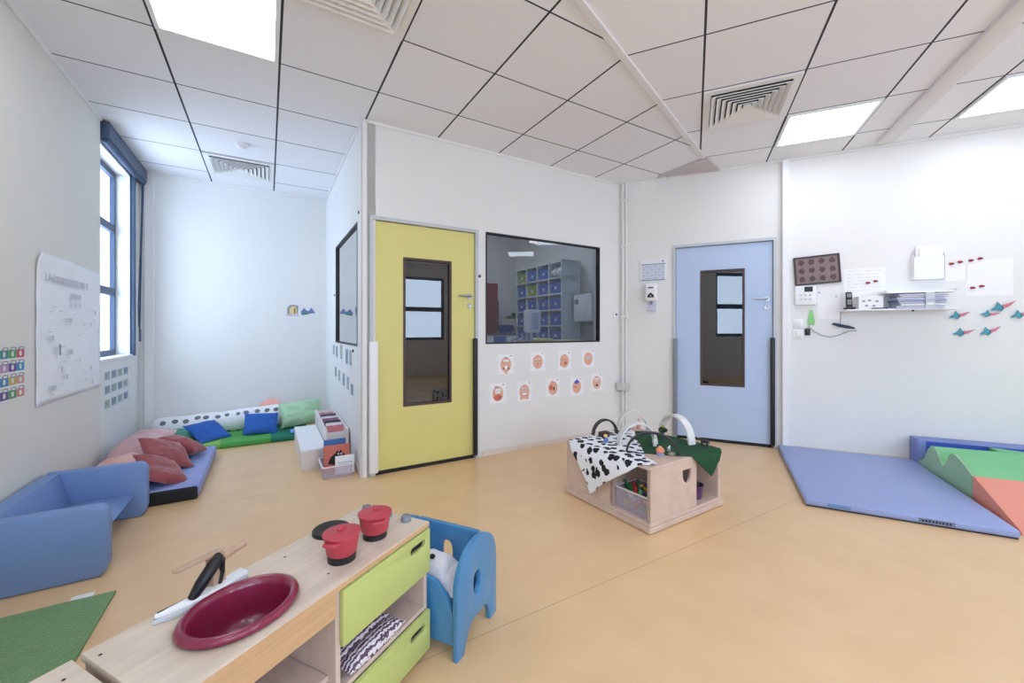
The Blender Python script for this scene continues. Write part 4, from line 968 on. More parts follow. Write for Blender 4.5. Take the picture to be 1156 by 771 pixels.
def face_card(s, z, kind, label):
    t = wthing('face_card', label, 'card', 'B', s, z, .002, 'printed face cards on the white wall')
    b = BM(); plate(b, rect(-.088, .088, -.095, .095), (), .0015, M=T(0, 0, 0)); obj('sheet', b, M_WHITEP, t, 0)
    def flat(name, pts, m, d, par=None): 
        b = BM(); plate(b, pts, (), .0005, M=T(0, -.0006*d, 0)); return obj(name, b, m, par if par else t, 0)
    fx, fz = .0, -.004
    fr = flat('face', oval(fx, fz, .058, .070), M_SKIN, 1)
    flat('corner_mark', rect(.048, .066, .076, .083), M_INK, 1)
    def eyes(r=.013, p=.006, y=.018, dx=.020, white=True):
        for q in (-1, 1):
            if white: flat('eye', oval(fx+q*dx, fz+y, r, r*1.35), M_WHITEP, 2, fr)
            flat('pupil', oval(fx+q*dx, fz+y-.003, p, p*1.3), M_INK, 3, fr)
    if kind == 'puzzled':
        flat('brow', rrect(-.030, .030, .022, .042, .009), M_WHITEP, 2, fr); eyes(.010, .007, -.032, .026, False); flat('beard', oval(0, -.030, .018, .018), M_WHITEP, 2, fr); flat('chin', oval(0, -.080, .016, .012), M_SKIN, 1, fr); flat('hair_line', rrect(-.022, .022, .060, .067, .003), M_INKG, 2, fr)
    elif kind == 'sad':
        eyes(.012, .007, .014, .022); flat('mouth', rrect(-.012, .012, -.040, -.034, .002), M_SK2, 2, fr); flat('nose', oval(0, -.018, .008, .009), M_SK2, 2, fr)
    elif kind == 'hand':
        flat('hand', oval(-.040, -.030, .022, .026), M_SKIN, 2, fr); flat('cheek', oval(.014, -.026, .020, .016), M_SK2, 2, fr); eyes(.006, .003, .010, .016, False)
    elif kind == 'mask':
        flat('nose_patch', oval(-.004, .006, .016, .016), M_LINE, 2, fr); flat('mouth', rrect(-.010, .010, -.036, -.030, .002), M_SK2, 2, fr); eyes(.008, .004, .016, .022)
    elif kind == 'cry':
        flat('cheek', oval(0, -.038, .044, .028), M_SK2, 2, fr); eyes(.018, .004, .026, .013); flat('hair', rrect(-.036, -.004, .052, .068, .006), M_INKG, 3, fr)
    elif kind == 'laugh':
        eyes(.011, .006, .022, .020); flat('mouth', [(-.028, -.018), (.028, -.018), (.016, -.038), (-.016, -.038)], M_WHITEP, 2, fr); flat('lip', rrect(-.018, .018, -.045, -.038, .002), M_SK2, 3, fr)
        for q in (-1, 1): flat('hand', oval(q*.032, -.062, .018, .020), M_SKIN, 2, fr)
    elif kind == 'yawn':
        flat('mouth', oval(.012, -.010, .009, .020), M_INK, 2, fr); flat('hand', oval(-.022, .002, .022, .026), M_SK2, 2, fr); flat('tuft', oval(-.010, .062, .018, .010), M_SKIN, 1, fr)
    elif kind == 'cap':
        flat('blue_cloth', [(-.034, .030), (-.030, .056), (-.010, .066), (0, .082), (.010, .066), (.028, .056), (.030, .036), (0, .026)], M_TEARB, 2, fr); flat('cheek', oval(-.018, -.004, .014, .012), M_SK2, 2, fr)
    else:
        eyes(.015, .005, .034, .016); flat('mouth', oval(0, -.032, .014, .014), M_INK, 2, fr); flat('brow', rrect(-.026, .026, .062, .068, .003), M_INKG, 2, fr)
for f in faces: face_card(*f)
def disc(name, key, s, z, r, m, label, cat, d=.006):
    t = wthing(name, label, cat, key, s, z, 0)
    b = BM(); lathe(b, [(0, 0), (r, 0), (r, d*.6), (r*.7, d), (0, d)], 20, M=rot(x=90)); obj('disc', b, m, t)
    b = BM(); lathe(b, [(0, 0), (r*.4, 0), (0, .002)], 14, M=T(0, -d, 0) @ rot(x=90)); obj('centre_dot', b, M_GREY, t); return t
disc('door_stop_button', 'B', 1.668, 1.66, .014, M_BLACK, 'black round button on wall just left of the wide window', 'button', .012)
disc('door_stop_button', 'E', 3.47, 2.12, .014, M_BLACK, 'black round button on side wall above the dark pane', 'button', .012)
disc('door_stop_button', 'E', 3.74, .985, .012, M_BLACK, 'black round button on side wall just below the dark pane', 'button', .012)
disc('door_stop_button', 'E', 4.88, 1.55, .012, M_GREY, 'grey round button on side wall left of the dark pane', 'button', .012)
t = wthing('wall_sensor', 'small white wall sensor with black eye right of the window', 'sensor', 'B', 3.375, 1.34, 0)
b = BM(); box(b, -.035, .035, -.018, 0, -.045, .045, .006, 2); obj('housing', b, M_WHITE, t)
b = BM(); lathe(b, [(0, 0), (.012, 0), (.010, .005), (0, .006)], 18, M=T(.004, -.018, .0) @ rot(x=90)); obj('black_eye', b, M_BLACK, t)
t = thing('junction_box', 'grey cable junction box on the corner pipes near the floor', 'junction box', wp('C', .045, .53, .045), -25.5)
b = BM(); box(b, -.075, .075, -.045, 0, -.045, .045, .006, 2); obj('box_body', b, M_LGREY, t)
b = BM(); box(b, -.065, .065, -.049, -.045, -.036, .036, .003, 1); obj('lid', b, mat('junction lid', (206, 202, 202), .5), t)
# writing sticker on the glass top
t = wthing('glass_label', 'small white label at the top edge of the wide window', 'label', 'B', 2.26, 2.035, .008)
b = BM(); box(b, -.05, .05, 0, .002, -.012, .012); obj('label_sheet', b, M_WHITEP, t, 0)

# ------------------------------------------------------------ things on the right wall
t = wthing('evacuation_notice', 'white framed notice with blue-grey table above the soap dispenser', 'notice', 'C', .36, 1.825, .0)
b = BM(); box(b, -.145, .145, -.010, 0, -.115, .120, .004, 1); obj('board', b, M_WHITE, t)
b = BM(); box(b, -.120, .120, -.0125, -.010, -.105, .062); obj('table_sheet', b, mat('pale blue print', (206, 212, 228), .7), t, 0)
for r_ in ((-.125, .130, .062, .070), (-.125, .125, -.112, -.104), (.095, .110, .086, .104)):
    b = BM(); box(b, r_[0], r_[1], -.0135, -.0100, r_[2], r_[3]); obj('heading_rule', b, mat('blue grey ink', (112, 124, 154), .7), t, 0)
b = BM()
for i in range(5):
    for j in range(6):
        if (i*7+j*5) % 4: box(b, -.108+.040*j, -.108+.040*j+.012+.012*((i+j) % 2), -.0135, -.0122, .036-.032*i, .041-.032*i)
obj('print', b, M_INKG, t, 0)
t = wthing('soap_dispenser', 'white soap dispenser with black drop mark left of blue door', 'soap dispenser', 'C', .345, 1.405, 0)
b = BM(); box(b, -.062, .062, -.10, 0, .075, .265, .022, 4); obj('housing', b, M_WHITE, t)
b = BM(); plate(b, [(-.034, .125), (-.030, .113), (.030, .113), (.034, .125), (.030, .140), (.012, .156), (0, .168), (-.012, .156), (-.030, .140)], (), .002, M=T(0, -.102, 0)); em = obj('drop_emblem', b, M_BLACK, t, 0)
b = BM(); plate(b, oval(0, .132, .008, .008), (), .001, M=T(0, -.1035, 0)); obj('emblem_centre', b, M_LGREY, em, 0)
b = BM(); box(b, -.028, .028, -.102, -.099, .212, .228, .001, 1); obj('name_strip', b, mat('dark blue grey ink', (90, 94, 120), .6), t, 0)
b = BM(); lathe(b, [(0, .04), (.012, .04), (.016, .076), (0, .076)], 18, M=T(0, -.055, 0)); obj('nozzle', b, M_GREY, t)
b = BM(); box(b, -.046, .046, -.004, 0, -.02, .075, .001, 1); box(b, -.046, .046, -.08, 0, -.03, -.022, .003, 2); obj('drip_tray', b, mat('clear grey plastic', (206, 208, 222), .4), t, 30)
# framed dark picture board, hung a little tilted
t = wthing('tilted_picture', 'dark brown framed picture of twelve round shapes hung crooked', 'picture', 'C', 1.835, 1.735, .012, roll=-3.5)
b = BM(); plate(b, rect(-.178, .178, -.135, .135), [rect(-.164, .164, -.121, .121)], .02, M=T(0, -.012, 0)); obj('frame', b, mat('dark frame', (58, 44, 46), .45), t, 0)
b = BM(); box(b, -.166, .166, -.004, .006, -.123, .123); pn = obj('print_panel', b, mat('mauve brown print', (128, 104, 104), .35, .05, 10, .01), t, 0)
for i in range(4):
    for j in range(3):
        b = BM(); pts = [(-.120+.080*i + (.024+.005*math.sin(q*2.1+i*3+j))*cos(q*pi/9), -.080+.080*j + (.026+.006*math.sin(q*1.7+j*2+i))*sin(q*pi/9)) for q in range(18)]
        plate(b, pts, (), .001, M=T(0, -.0052, 0)); obj('round_motif', b, mat('dark mauve print', (82, 60, 62), .5, .25, 60, 0), pn, 0)
t = wthing('intercom_panel', 'white wall intercom with small black screen under the crooked picture', 'intercom', 'C', 1.745, 1.49, 0)
b = BM(); box(b, -.085, .085, -.028, 0, -.088, .098, .010, 3); obj('housing', b, M_WHITE, t)
b = BM(); box(b, -.010, .055, -.031, -.027, .040, .088, .002, 1); obj('screen', b, M_BLACK, t, 0)
b = BM()
for i in range(3):
    for j in range(2): box(b, -.045+.035*i, -.025+.035*i, -.031, -.027, -.040+.04*j, -.022+.04*j, .002, 1)
obj('button_pad', b, M_LGREY, t)
t = wthing('paper_sheet', 'plain white sheet beside the intercom screen under the picture', 'paper', 'C', 1.93, 1.46, .001)
b = BM(); plate(b, rect(-.085, .085, -.19, .13), (), .001); obj('sheet', b, M_WHITEP, t, 0)
b = BM(); lathe(b, [(0, 0), (.007, 0), (0, .006)], 12, M=T(-.075, 0, .06) @ rot(x=90)); lathe(b, [(0, 0), (.006, 0), (0, .005)], 12, M=T(.055, 0, .02) @ rot(x=90)); obj('pin', b, M_GREY, t)
for z_, lab in ((1.225, 'upper white light switch left of the key tag'), (1.125, 'lower white light switch left of the key tag')):
    t = wthing('light_switch', lab, 'switch', 'C', 1.69, z_, 0, 'white light switches')
    b = BM(); box(b, -.042, .042, -.012, 0, -.042, .042, .006, 2); obj('plate', b, M_WHITE, t)
    b = BM(); box(b, -.022, .022, -.017, -.011, -.028, .028, .003, 2); obj('rocker', b, M_TRIM, t)
t = wthing('key_fob', 'light green tag with black key fob hanging on the wall', 'key fob', 'C', 1.79, 1.355, .004)
b = BM(); plate(b, [(-.008, .0), (.014, .0), (.034, -.115), (.024, -.145), (-.022, -.135), (-.030, -.110)], (), .003, bev=.0006); obj('green_tag', b, mat('light green tag', (142, 206, 132), .6), t, 30)
b = BM(); tube(b, [(0, .0, -.13), (-.02, -.006, -.155), (-.028, -.006, -.18)], .003, 8); obj('ring', b, M_STEEL, t)
b = BM(); box(b, -.048, -.006, -.018, 0, -.240, -.175, .007, 3); obj('black_fob', b, M_BLACK, t)
t = wthing('hanging_scanner', 'dark blue pen-like device hanging by its cable below the shelf', 'device', 'C', 2.03, 1.20, .0)
b = BM(); tube(b, [(-.075, -.02, .025), (-.03, -.022, .010), (.04, -.022, -.006), (.085, -.02, -.018)], [.010, .014, .013, .007], 12); obj('device_body', b, mat('dark navy plastic', (44, 52, 78), .4), t)
b = BM(); tube(b, [(-.02, -.02, .02), (-.02, -.03, .08), (-.018, -.035, .145)], .0032, 8); tube(b, [(.085, -.02, -.018), (.10, -.02, -.04), (.04, -.02, -.045), (-.03, -.012, -.085), (-.09, -.01, -.10), (-.16, -.01, -.085), (-.215, -.01, -.045), (-.255, -.01, -.005)], .003, 8); obj('cable', b, M_GREY, t)
# shelf
sh = wthing('wall_shelf', 'narrow white wall shelf carrying papers and a phone', 'shelf', 'C', 2.38, 1.335, 0)
b = BM(); box(b, -.37, .37, -.20, 0, 0, .014, .003, 1); obj('shelf_board', b, M_WHITE, sh, 30)
b = BM(); lathe(b, [(0, 0), (.008, 0), (.008, .012), (0, .012)], 12, M=T(.08, -.19, -.012)); obj('hook', b, M_BLACKM, sh)
def spos(x, y, z): return tuple((wm('C', 2.38, 1.335) @ T(x, y, z)).translation)
t = thing('cordless_phone', 'black cordless phone standing in its base at shelf left end', 'phone', spos(-.325, -.11, .0145), -25.5)
b = BM(); box(b, -.036, .036, -.04, .04, 0, .022, .008, 3); obj('charging_base', b, M_BLACK, t)
b = BM(); box(b, -.023, .023, -.012, .012, 0, .150, .009, 3, M=T(0, 0, .012) @ rot(x=-8)); hs = obj('handset', b, M_BLACK, t)
b = BM(); box(b, -.016, .016, -.0135, -.0115, .100, .135, M=T(0, 0, .012) @ rot(x=-8)); obj('display', b, M_GREY, hs, 0)
b = BM()
for i in range(3):
    for j in range(3): box(b, -.014+.011*i, -.007+.011*i, -.0138, -.0116, .035+.016*j, .044+.016*j, M=T(0, 0, .012) @ rot(x=-8))
obj('key_pad', b, M_LGREY, hs, 0)
t = thing('paper_box', 'white open box with faint pictures on it behind the phone', 'box', spos(-.19, -.10, .0145), -25.5)
b = BM(); box(b, -.085, .085, -.07, .08, 0, .115, .004, 1); obj('box_body', b, M_WHITEP, t)
b = BM()
for x_, z_ in ((-.05, .07), (-.01, .075), (.04, .068), (-.03, .03), (.02, .028)): plate(b, oval(x_, z_, .012, .008), (), .001, M=T(0, -.0712, 0))
obj('print', b, M_INKG, t, 0)
t = thing('black_pen', 'black pen lying on the shelf before the white box', 'pen', spos(-.13, -.18, .0195), -25.5)
b = BM(); tube(b, [(-.06, 0, 0), (.05, 0, 0)], .005, 10); obj('barrel', b, M_BLACK, t)
b = BM(); tube(b, [(.05, 0, 0), (.066, 0, 0)], [.005, .001], 10); obj('tip', b, M_STEEL, t)
fc = [((198, 202, 220), .000), ((186, 190, 206), .022), ((206, 208, 226), .042), ((60, 76, 160), .060), ((196, 200, 222), .072), ((182, 186, 210), .092), ((214, 214, 230), .108)]
fn = ['lowest grey document folder of the shelf stack', 'second folder from the bottom of the shelf stack', 'third folder from the bottom of the shelf stack', 'dark blue folder in the middle of the shelf stack', 'pale folder directly on top of the dark blue one', 'second folder from the top of the shelf stack', 'topmost pale folder of the shelf stack']
for i, (c, z) in enumerate(fc):
    hgt = (.020, .018, .016, .010, .018, .014, .012)[i]
    t = thing('document_folder', fn[i], 'folder', spos(.12 + .008*((i*3) % 4), -.115 + .006*(i % 3), .0145+z), -25.5 + (i*5 % 7 - 3)*.6, 'folders stacked on the wall shelf')
    m_ = mat('folder %d' % i, c, .5, .04, 10, .02)
    b = BM(); box(b, -.155, .155, -.10, .095, 0, .0018); box(b, -.155, .155, -.10, .095, hgt-.0018, hgt); box(b, -.155, .155, .093, .095, 0, hgt); obj('cover', b, m_, t, 0)
    b = BM(); box(b, -.148, .148, -.096, .092, .002, hgt-.002); obj('pages', b, M_WHITEP if i % 2 else m_, t, 0)
t = thing('elastic_band', 'pale band wrapped upright round the stack of folders', 'band', spos(.18, -.215, .012), -25.5)
b = BM(); box(b, -.028, .028, 0, .002, 0, .13); box(b, -.028, .028, 0, .20, .130, .132); obj('strap', b, M_LGREY, t, 0)
b = BM(); box(b, -.020, .020, -.001, 0, .03, .045); obj('print', b, M_WHITEP, t, 0)
t = wthing('letter_tray', 'white open letter tray fixed above the folder stack', 'tray', 'C', 2.53, 1.48, 0)
b = BM(); box(b, -.24, .20, -.20, 0, 0, .006); plate(b, rect(-.24, .20, 0, .03), (), .004, M=T(0, -.004, 0)); box(b, -.24, -.236, -.2, 0, 0, .03); box(b, .196, .20, -.2, 0, 0, .03); obj('tray_body', b, M_WHITE, t, 0)
b = BM(); box(b, -.22, .18, -.19, -.01, .006, .012); obj('papers', b, M_WHITEP, t, 0)
t = wthing('wall_file', 'white wall file holder with papers above the letter tray', 'file holder', 'C', 2.615, 1.60, 0)
b = BM(); plate(b, rect(-.10, .10, 0, .20), (), .004, M=T(0, -.045, 0)); box(b, -.10, -.096, -.045, 0, 0, .22); box(b, .096, .10, -.045, 0, 0, .22); box(b, -.1, .1, -.045, 0, 0, .004); obj('holder', b, M_WHITE, t, 0)
b = BM(); plate(b, [(-.085, .01), (.09, .01), (.085, .285), (-.08, .295)], (), .010, M=T(0, -.030, 0)); plate(b, [(-.07, .01), (.08, .01), (.095, .262), (-.06, .27)], (), .006, M=T(0, -.040, 0)); obj('papers', b, M_WHITEP, t, 0)
def sheet(name, label, key, s, z, w, h, roll=0, lines=0, cat='paper', m=M_WHITEP, group=None, curl=0):
    t = wthing(name, label, cat, key, s, z, .001, group, roll=roll)
    b = BM(); plate(b, rect(-w/2, w/2, -h/2, h/2), (), .001); obj('sheet', b, m, t, 0)
    if lines:
        b = BM(); random.seed(int(s*100))
        for i in range(lines):
            z_ = h*.40 - i*h*.8/max(1, lines); x_ = -w*.42
            while x_ < w*.36:
                l_ = random.uniform(.02, .10)*w*2
                l_ = min(l_, w*.42-x_); box(b, x_, x_+l_, -.0008, 0, z_, z_+h*.012); x_ += l_ + w*.05
        obj('print', b, M_LINE, t, 0)
    return t
sheet('notice_sheet', 'printed white notice on the wall above the cordless phone', 'C', 2.19, 1.60, .30, .26, lines=7)
sheet('white_card', 'plain white sheet pinned by the small red and black magnets', 'C', 3.00, 1.60, .28, .30)
sheet('white_card', 'smaller white sheet just right of the wall file holder', 'C', 2.80, 1.66, .13, .15)
M_LB = mat('ladybird red', (170, 40, 46), .4)
for i, (s, z, lab) in enumerate(((2.795, 1.735, 'ladybird magnets left of the white sheet'), (2.915, 1.755, 'ladybird magnets at the top of the white sheet'), (2.925, 1.525, 'ladybird magnets at the lower corner of the white sheet'), (2.24, 1.60, 'ladybird magnets on the printed notice'))):
    for q in (-1, 1):
        t = wthing('ladybird_magnet', ('left' if q < 0 else 'right') + ' one of the ' + lab, 'magnet', 'C', s+q*.027, z+q*.006, .002, 'small ladybird magnets')
        b = BM(); ball(b, (0, -.006, 0), (.014, .009, .011)); bo = obj('wings', b, M_LB, t)
        b = BM(); ball(b, (.012, -.005, 0), (.007, .006, .008)); box(b, -.012, .01, -.016, -.0145, -.001, .001); obj('head', b, M_BLACK, t)
# paper birds
M_BT = mat('teal glitter card', (66, 148, 166), .5, .12, 40, .02); M_BP = mat('pink glitter card', (206, 120, 140), .5, .12, 40, .02)
for s, z, rr, sc, lab in ((2.800, 1.290, 4, 1, 'upper left of the paper birds, just past the shelf end'), (2.825, 1.145, 0, 1, 'lower left paper bird'), (3.055, 1.355, 12, 1.15, 'topmost paper bird, tilted up'), (2.985, 1.300, -12, .85, 'paper bird tucked just beneath the topmost one'), (2.985, 1.155, 14, 1, 'lower middle paper bird with raised pink wing'), (3.165, 1.290, 6, 1, 'rightmost paper bird cut by the photo edge')):
    t = wthing('paper_bird', 'teal and pink ' + lab, 'paper bird', 'C', s, z, .004, 'teal and pink paper birds', roll=-rr)
    b = BM(); pts = [(-.052, -.012), (-.018, .006), (-.004, .040), (.010, .012), (.026, .006), (.020, -.018), (0, -.034), (-.014, -.016)]
    plate(b, [(x*sc, y*sc) for x, y in pts], (), .006, M=T(0, -.012, 0), bev=.001); bd = obj('body', b, M_BT, t, 0)
    b = BM(); plate(b, [(x*sc, y*sc) for x, y in [(.014, .010), (.080, .026), (.040, -.008), (.012, -.016)]], (), .004, M=T(0, -.018, 0) @ rot(z=-16), bev=.001); obj('wing', b, M_BP, t, 0)
    b = BM(); plate(b, [(x*sc, y*sc) for x, y in [(-.014, .002), (-.062, -.022), (-.020, -.016)]], (), .004, M=T(0, -.018, 0) @ rot(z=12), bev=.001); obj('wing', b, M_BT, t, 0)

# ------------------------------------------------------------ left wall papers
t = wthing('wall_poster', 'large white translucent poster of faint drawings on left wall', 'poster', 'A', 3.86, 1.17, .002)
b = BM(); tt_ = BM(); bmesh.ops.create_grid(tt_, x_segments=30, y_segments=26, size=.5)
bmesh.ops.transform(tt_, matrix=rot(x=90) @ Matrix.Diagonal((1.02, .88, 1, 1)), verts=tt_.verts)
for v in tt_.verts: v.co.y -= .004 + .009*abs(noise.noise(Vector((v.co.x*4, v.co.z*5, 3)))) + (.02*max(0, v.co.z-.36)/.08 if v.co.x < 0 else 0)
merge(b, tt_); po = obj('sheet', b, mat('poster film', (234, 236, 240), .45, .02, 4, .02), t, 60); m_ = po.modifiers.new('thickness', 'SOLIDIFY'); m_.thickness = .001
b = BM(); random.seed(4)
text_mesh(b, 'LA', .062, T(-.42, -.024, .285))
x_ = -.33
obj('heading', b, mat('poster grey ink', (176, 180, 190), .8), t, 0)
b = BM()
cols_ = []
for w_, g_ in ((.018, 4), (.03, 9), (.022, 4), (.016, 2)):
    for i in range(g_): box(b, x_, x_+w_*.8, -.0225, -.0215, .285, .325); x_ += w_
    x_ += .02
for i in range(4): box(b, -.08+.04*i, -.05+.04*i, -.0225, -.0215, .20, .235)
obj('faint_heading_marks', b, mat('poster mauve ink', (196, 194, 206), .8), t, 0)
b = BM()
for i in range(46):
    x_ = random.uniform(-.46, .42); z_ = random.uniform(-.40, .15); box(b, x_, x_+random.uniform(.01, .06), -.0222, -.0212, z_, z_+random.choice((.004, .006, .03)))
obj('faint_drawings', b, M_LINE, t, 0)
b = BM(); plate(b, [(-.27, -.16), (-.25, -.16), (-.245, -.10), (-.262, -.085), (-.275, -.10)], (), .001, M=T(0, -.023, 0)); obj('dark_figure', b, M_INKG, t, 0)
# colourful train-like picture strips
rows = [((60, 132, 140), (74, 158, 100), (200, 74, 92)), ((176, 140, 176), (106, 66, 140), (40, 140, 186)), ((62, 130, 178), (190, 170, 84), (204, 150, 140)), ((100, 70, 130), (74, 150, 90), (206, 130, 124))]
rn = ['topmost', 'second from top', 'third from top', 'lowest']
for j, cs in enumerate(rows):
    t = wthing('picture_strip', 'colourful picture strip on the left wall, ' + rn[j] + ' of four', 'picture strip', 'A', 3.232, 1.075-.069*j, .002, 'colourful picture strips')
    b = BM(); plate(b, rect(-.55, 0, -.058, .0), (), .001); obj('strip_sheet', b, M_WHITEP, t, 0)
    for i in range(7):
        c = cs[2-(i % 3)] if i < 3 else cs[i % 3]
        x1 = -.004 - .078*i
        b = BM(); plate(b, rrect(x1-.074, x1, -.052, -.008, .006), (), .001, M=T(0, -.0012, 0)); cl = obj('colour_card', b, mat('card %d %d %d' % c, c, .6, .12, 50, 0), t, 0)
        b = BM(); plate(b, oval(x1-.03, -.004, .030, .010, 16), [oval(x1-.03, -.004, .022, .005, 16)], .001, M=T(0, -.0024, 0)); obj('loop_drawing', b, M_INKG, cl, 0)
        b = BM(); plate(b, oval(x1-.04, -.030, .012, .014, 14), (), .001, M=T(0, -.0022, 0)); obj('figure', b, mat('pale figure', (214, 220, 214), .7), cl, 0)
# photo cards
M_PH = [mat('photo tone %d' % i, c, .6, .35, 26, 0) for i, c in enumerate(((150, 168, 180), (128, 148, 160), (168, 176, 164), (140, 152, 176)))]
cn = ['first', 'second', 'third', 'fourth', 'fifth']; rw = ['top', 'middle', 'bottom']
def photo_card(key, s, z, w, h, label, group, i):
    t = wthing('photo_card', label, 'photo card', key, s, z, .002, group)
    b = BM(); plate(b, rect(-w/2, w/2, -h/2, h/2), (), .001); obj('border', b, mat('photo border', (222, 228, 234), .7), t, 0)
    b = BM(); plate(b, rect(-w*.42, w*.42, -h*.26, h*.42), (), .001, M=T(0, -.0012, 0)); p = obj('photo', b, M_PH[i % 4], t, 0)
    b = BM(); plate(b, oval(w*.05*((i % 3)-1), 0, w*.16, h*.24, 14), (), .001, M=T(0, -.0024, 0)); obj('motif', b, M_PH[(i+2) % 4], p, 0)
for j in range(3):
    for i in range(4):
        photo_card('V', 4.66+.172*i, .775-.117*j, .145, .095, 'little photo card under the window, %s row, %s from the left' % (rw[j], cn[i]), 'photo cards under the window', i*3+j)
for i, (s, z, w, h) in enumerate(((4.95, .93, .16, .15), (4.72, .92, .14, .17), (4.42, .93, .18, .22), (4.08, .90, .15, .20), (3.88, .90, .13, .20))):
    photo_card('E', s, z, w, h, 'photo card on the side wall, upper row, %s from left' % cn[i], 'photo cards on the side wall', i)
for i, (s, z, w, h) in enumerate(((4.80, .70, .14, .15), (4.55, .68, .14, .16), (4.26, .67, .15, .17), (4.02, .66, .13, .17), (3.80, .63, .15, .14))):
    photo_card('E', s, z, w, h, 'photo card on the side wall, lower row, %s from left' % cn[i], 'photo cards on the side wall', i+1)
# little house and landscape sticker on far wall
t = wthing('wall_sticker', 'small sticker of an arched house and hills on far wall', 'sticker', 'F', .36, 1.41, .002)
def fl(name, pts, m, d=1):
    b = BM(); plate(b, pts, (), .001, M=T(0, -.0012*d, 0)); return obj(name, b, m, t, 0)
fl('house', [(-.155, -.05), (-.155, .02), (-.13, .055), (-.09, .065), (-.045, .055), (-.035, .05), (-.04, -.045)], mat('sticker grey', (150, 150, 156), .7))
fl('house_front', [(-.13, -.045), (-.13, .02), (-.10, .045), (-.06, .04), (-.05, -.045)], mat('sticker cream', (232, 206, 150), .7), 2)
fl('doorway', rect(-.085, -.065, -.045, .02), mat('sticker olive', (150, 136, 60), .7), 3)
fl('ground', rect(-.165, -.03, -.075, -.05), mat('sticker pale', (206, 196, 206), .7))
fl('hills', [(-.01, -.02), (.03, .03), (.05, .0), (.08, -.01), (.11, .035), (.155, -.035), (.09, -.04), (.02, -.06), (.0, -.06)], mat('sticker blue', (112, 130, 176), .7))
fl('grass', [(.0, -.065), (.09, -.045), (.08, -.03), (.02, -.03)], mat('sticker green', (70, 140, 110), .7), 2)

# ------------------------------------------------------------ changing room seen through the glass
M_SHW = mat('pale green white shelf board', (206, 220, 220), .6)
cs_ = thing('cube_shelf', 'tall pale cube shelf holding blue bins behind the window glass', 'shelf', (*W(3.98, 3.40), 0), 120.96)
# local x -> +u, y -> -v (towards the viewer)
CW, CH_ = .265, .200
b = BM(); X1 = CW*4+.02
for i in range(5): box(b, i*CW, i*CW+.016, .0, .30, .60, 2.04)
for j in range(8): box(b, 0, X1-.004, .0, .30, .61+j*CH_, .626+j*CH_)
box(b, 0, X1, 0, .006, .6, 2.04); box(b, 0, X1, .0, .30, 0, .60); obj('shelf_frame', b, M_SHW, cs_, 0)
M_BIN = mat('blue bin plastic', (58, 96, 176), .4, .08, 10, .02); M_BIN2 = mat('olive bin plastic', (130, 140, 70), .5, .1, 10, .02)
names = ['window-side', 'second', 'third', 'farthest']; lv = ['lowest', 'fifth from top', 'fourth from top', 'third from top', 'second from top', 'top', 'upper']
for j in range(2, 7):
    for i in range(4):
        if j == 6 and i == 0: continue
        olive = (j, i) in ((6, 3), (5, 2))
        t = thing('storage_bin', ('olive' if olive else 'blue') + ' storage bin, %s column, %s level of the cube shelf' % (names[i], lv[j]), 'bin', None or tuple((T(*W(3.98, 3.40), 0) @ rot(z=120.96) @ T(i*CW+.14, .165, .627+j*CH_)).translation), 120.96, 'bins in the cube shelf')
        mm = M_BIN2 if olive else M_BIN
        b = BM(); plate(b, [(-.095, 0), (.095, 0), (.108, .13), (-.108, .13)], (), .004, M=T(0, .118, 0)); plate(b, [(-.095, 0), (.095, 0), (.108, .13), (-.108, .13)], (), .004, M=T(0, -.12, 0))
        for q in (-1, 1): plate(b, [(-.118, 0), (.118, 0), (.122, .13), (-.122, .13)], (), .004, M=T(q*.100, 0, 0) @ rot(z=90))
        box(b, -.1, .1, -.12, .12, 0, .004); obj('bin_body', b, mm, t, 0)
        b = BM(); box(b, -.112, .112, .116, .128, .122, .136, .002, 1); obj('rim', b, mm, t, 0)
        b = BM(); box(b, -.022, .022, .1215, .1235, .05, .085); obj('bin_label', b, M_LGREY, t, 0)
t = thing('white_bundle', 'white bundle on the top right cube shelf compartment', 'bundle', tuple((T(*W(3.98, 3.40), 0) @ rot(z=120.96) @ T(.14, .18, 1.90)).translation), 120.96)
b = BM(); pillow(b, .23, .22, .11, seed=31, n=14, wr=.01); obj('cloth_body', b, M_WHITE, t)
b = BM(); box(b, -.01, .01, -.10, .105, -.052, .056, .002, 1); obj('tie', b, M_LGREY, t)
# dispensers on the inner wall
t = thing('towel_dispenser', 'white towel dispenser on the inner wall right of cube shelf', 'dispenser', (*W(3.77, 3.445), 1.27), 120.96)
b = BM(); box(b, -.17, .17, 0.0, .20, 0, .33, .02, 3); obj('housing', b, M_WHITE, t)
b = BM(); lathe(b, [(0, 0), (.035, 0), (.03, .01), (0, .012)], 24, M=T(.10, .20, .24) @ rot(x=-90)); obj('round_window', b, M_GREY, t)
b = BM(); box(b, -.15, .15, .01, .15, -.02, .0); obj('outlet', b, M_GREY, t, 0)
t = thing('counter_dispenser', 'white standing towel dispenser on the counter behind the window', 'dispenser', (*W(3.66, 2.45), 1.0), 30.96)
b = BM(); box(b, -.085, .085, -.06, .06, .135, .385, .03, 4); obj('housing', b, M_WHITE, t)
b = BM(); box(b, -.045, .045, -.064, -.058, .17, .35, .003, 2); obj('front_panel', b, M_LGREY, t)
b = BM(); tube(b, [(0, .02, 0), (0, .02, .15)], .02, 14); lathe(b, [(0, 0), (.07, 0), (.07, .012), (0, .014)], 24); obj('stand', b, M_STEEL, t)
ct_ = thing('changing_counter', 'white counter below the inner side of the wide window', 'counter', (*W(3.50, 2.42), 0), 30.96)
b = BM(); box(b, -.70, .86, 0, .46, .965, 1.0, .004, 1); obj('counter_top', b, M_WHITE, ct_)
b = BM(); box(b, -.68, .84, .02, .44, 0, .965); obj('cabinet_body', b, M_LGREY, ct_, 0)
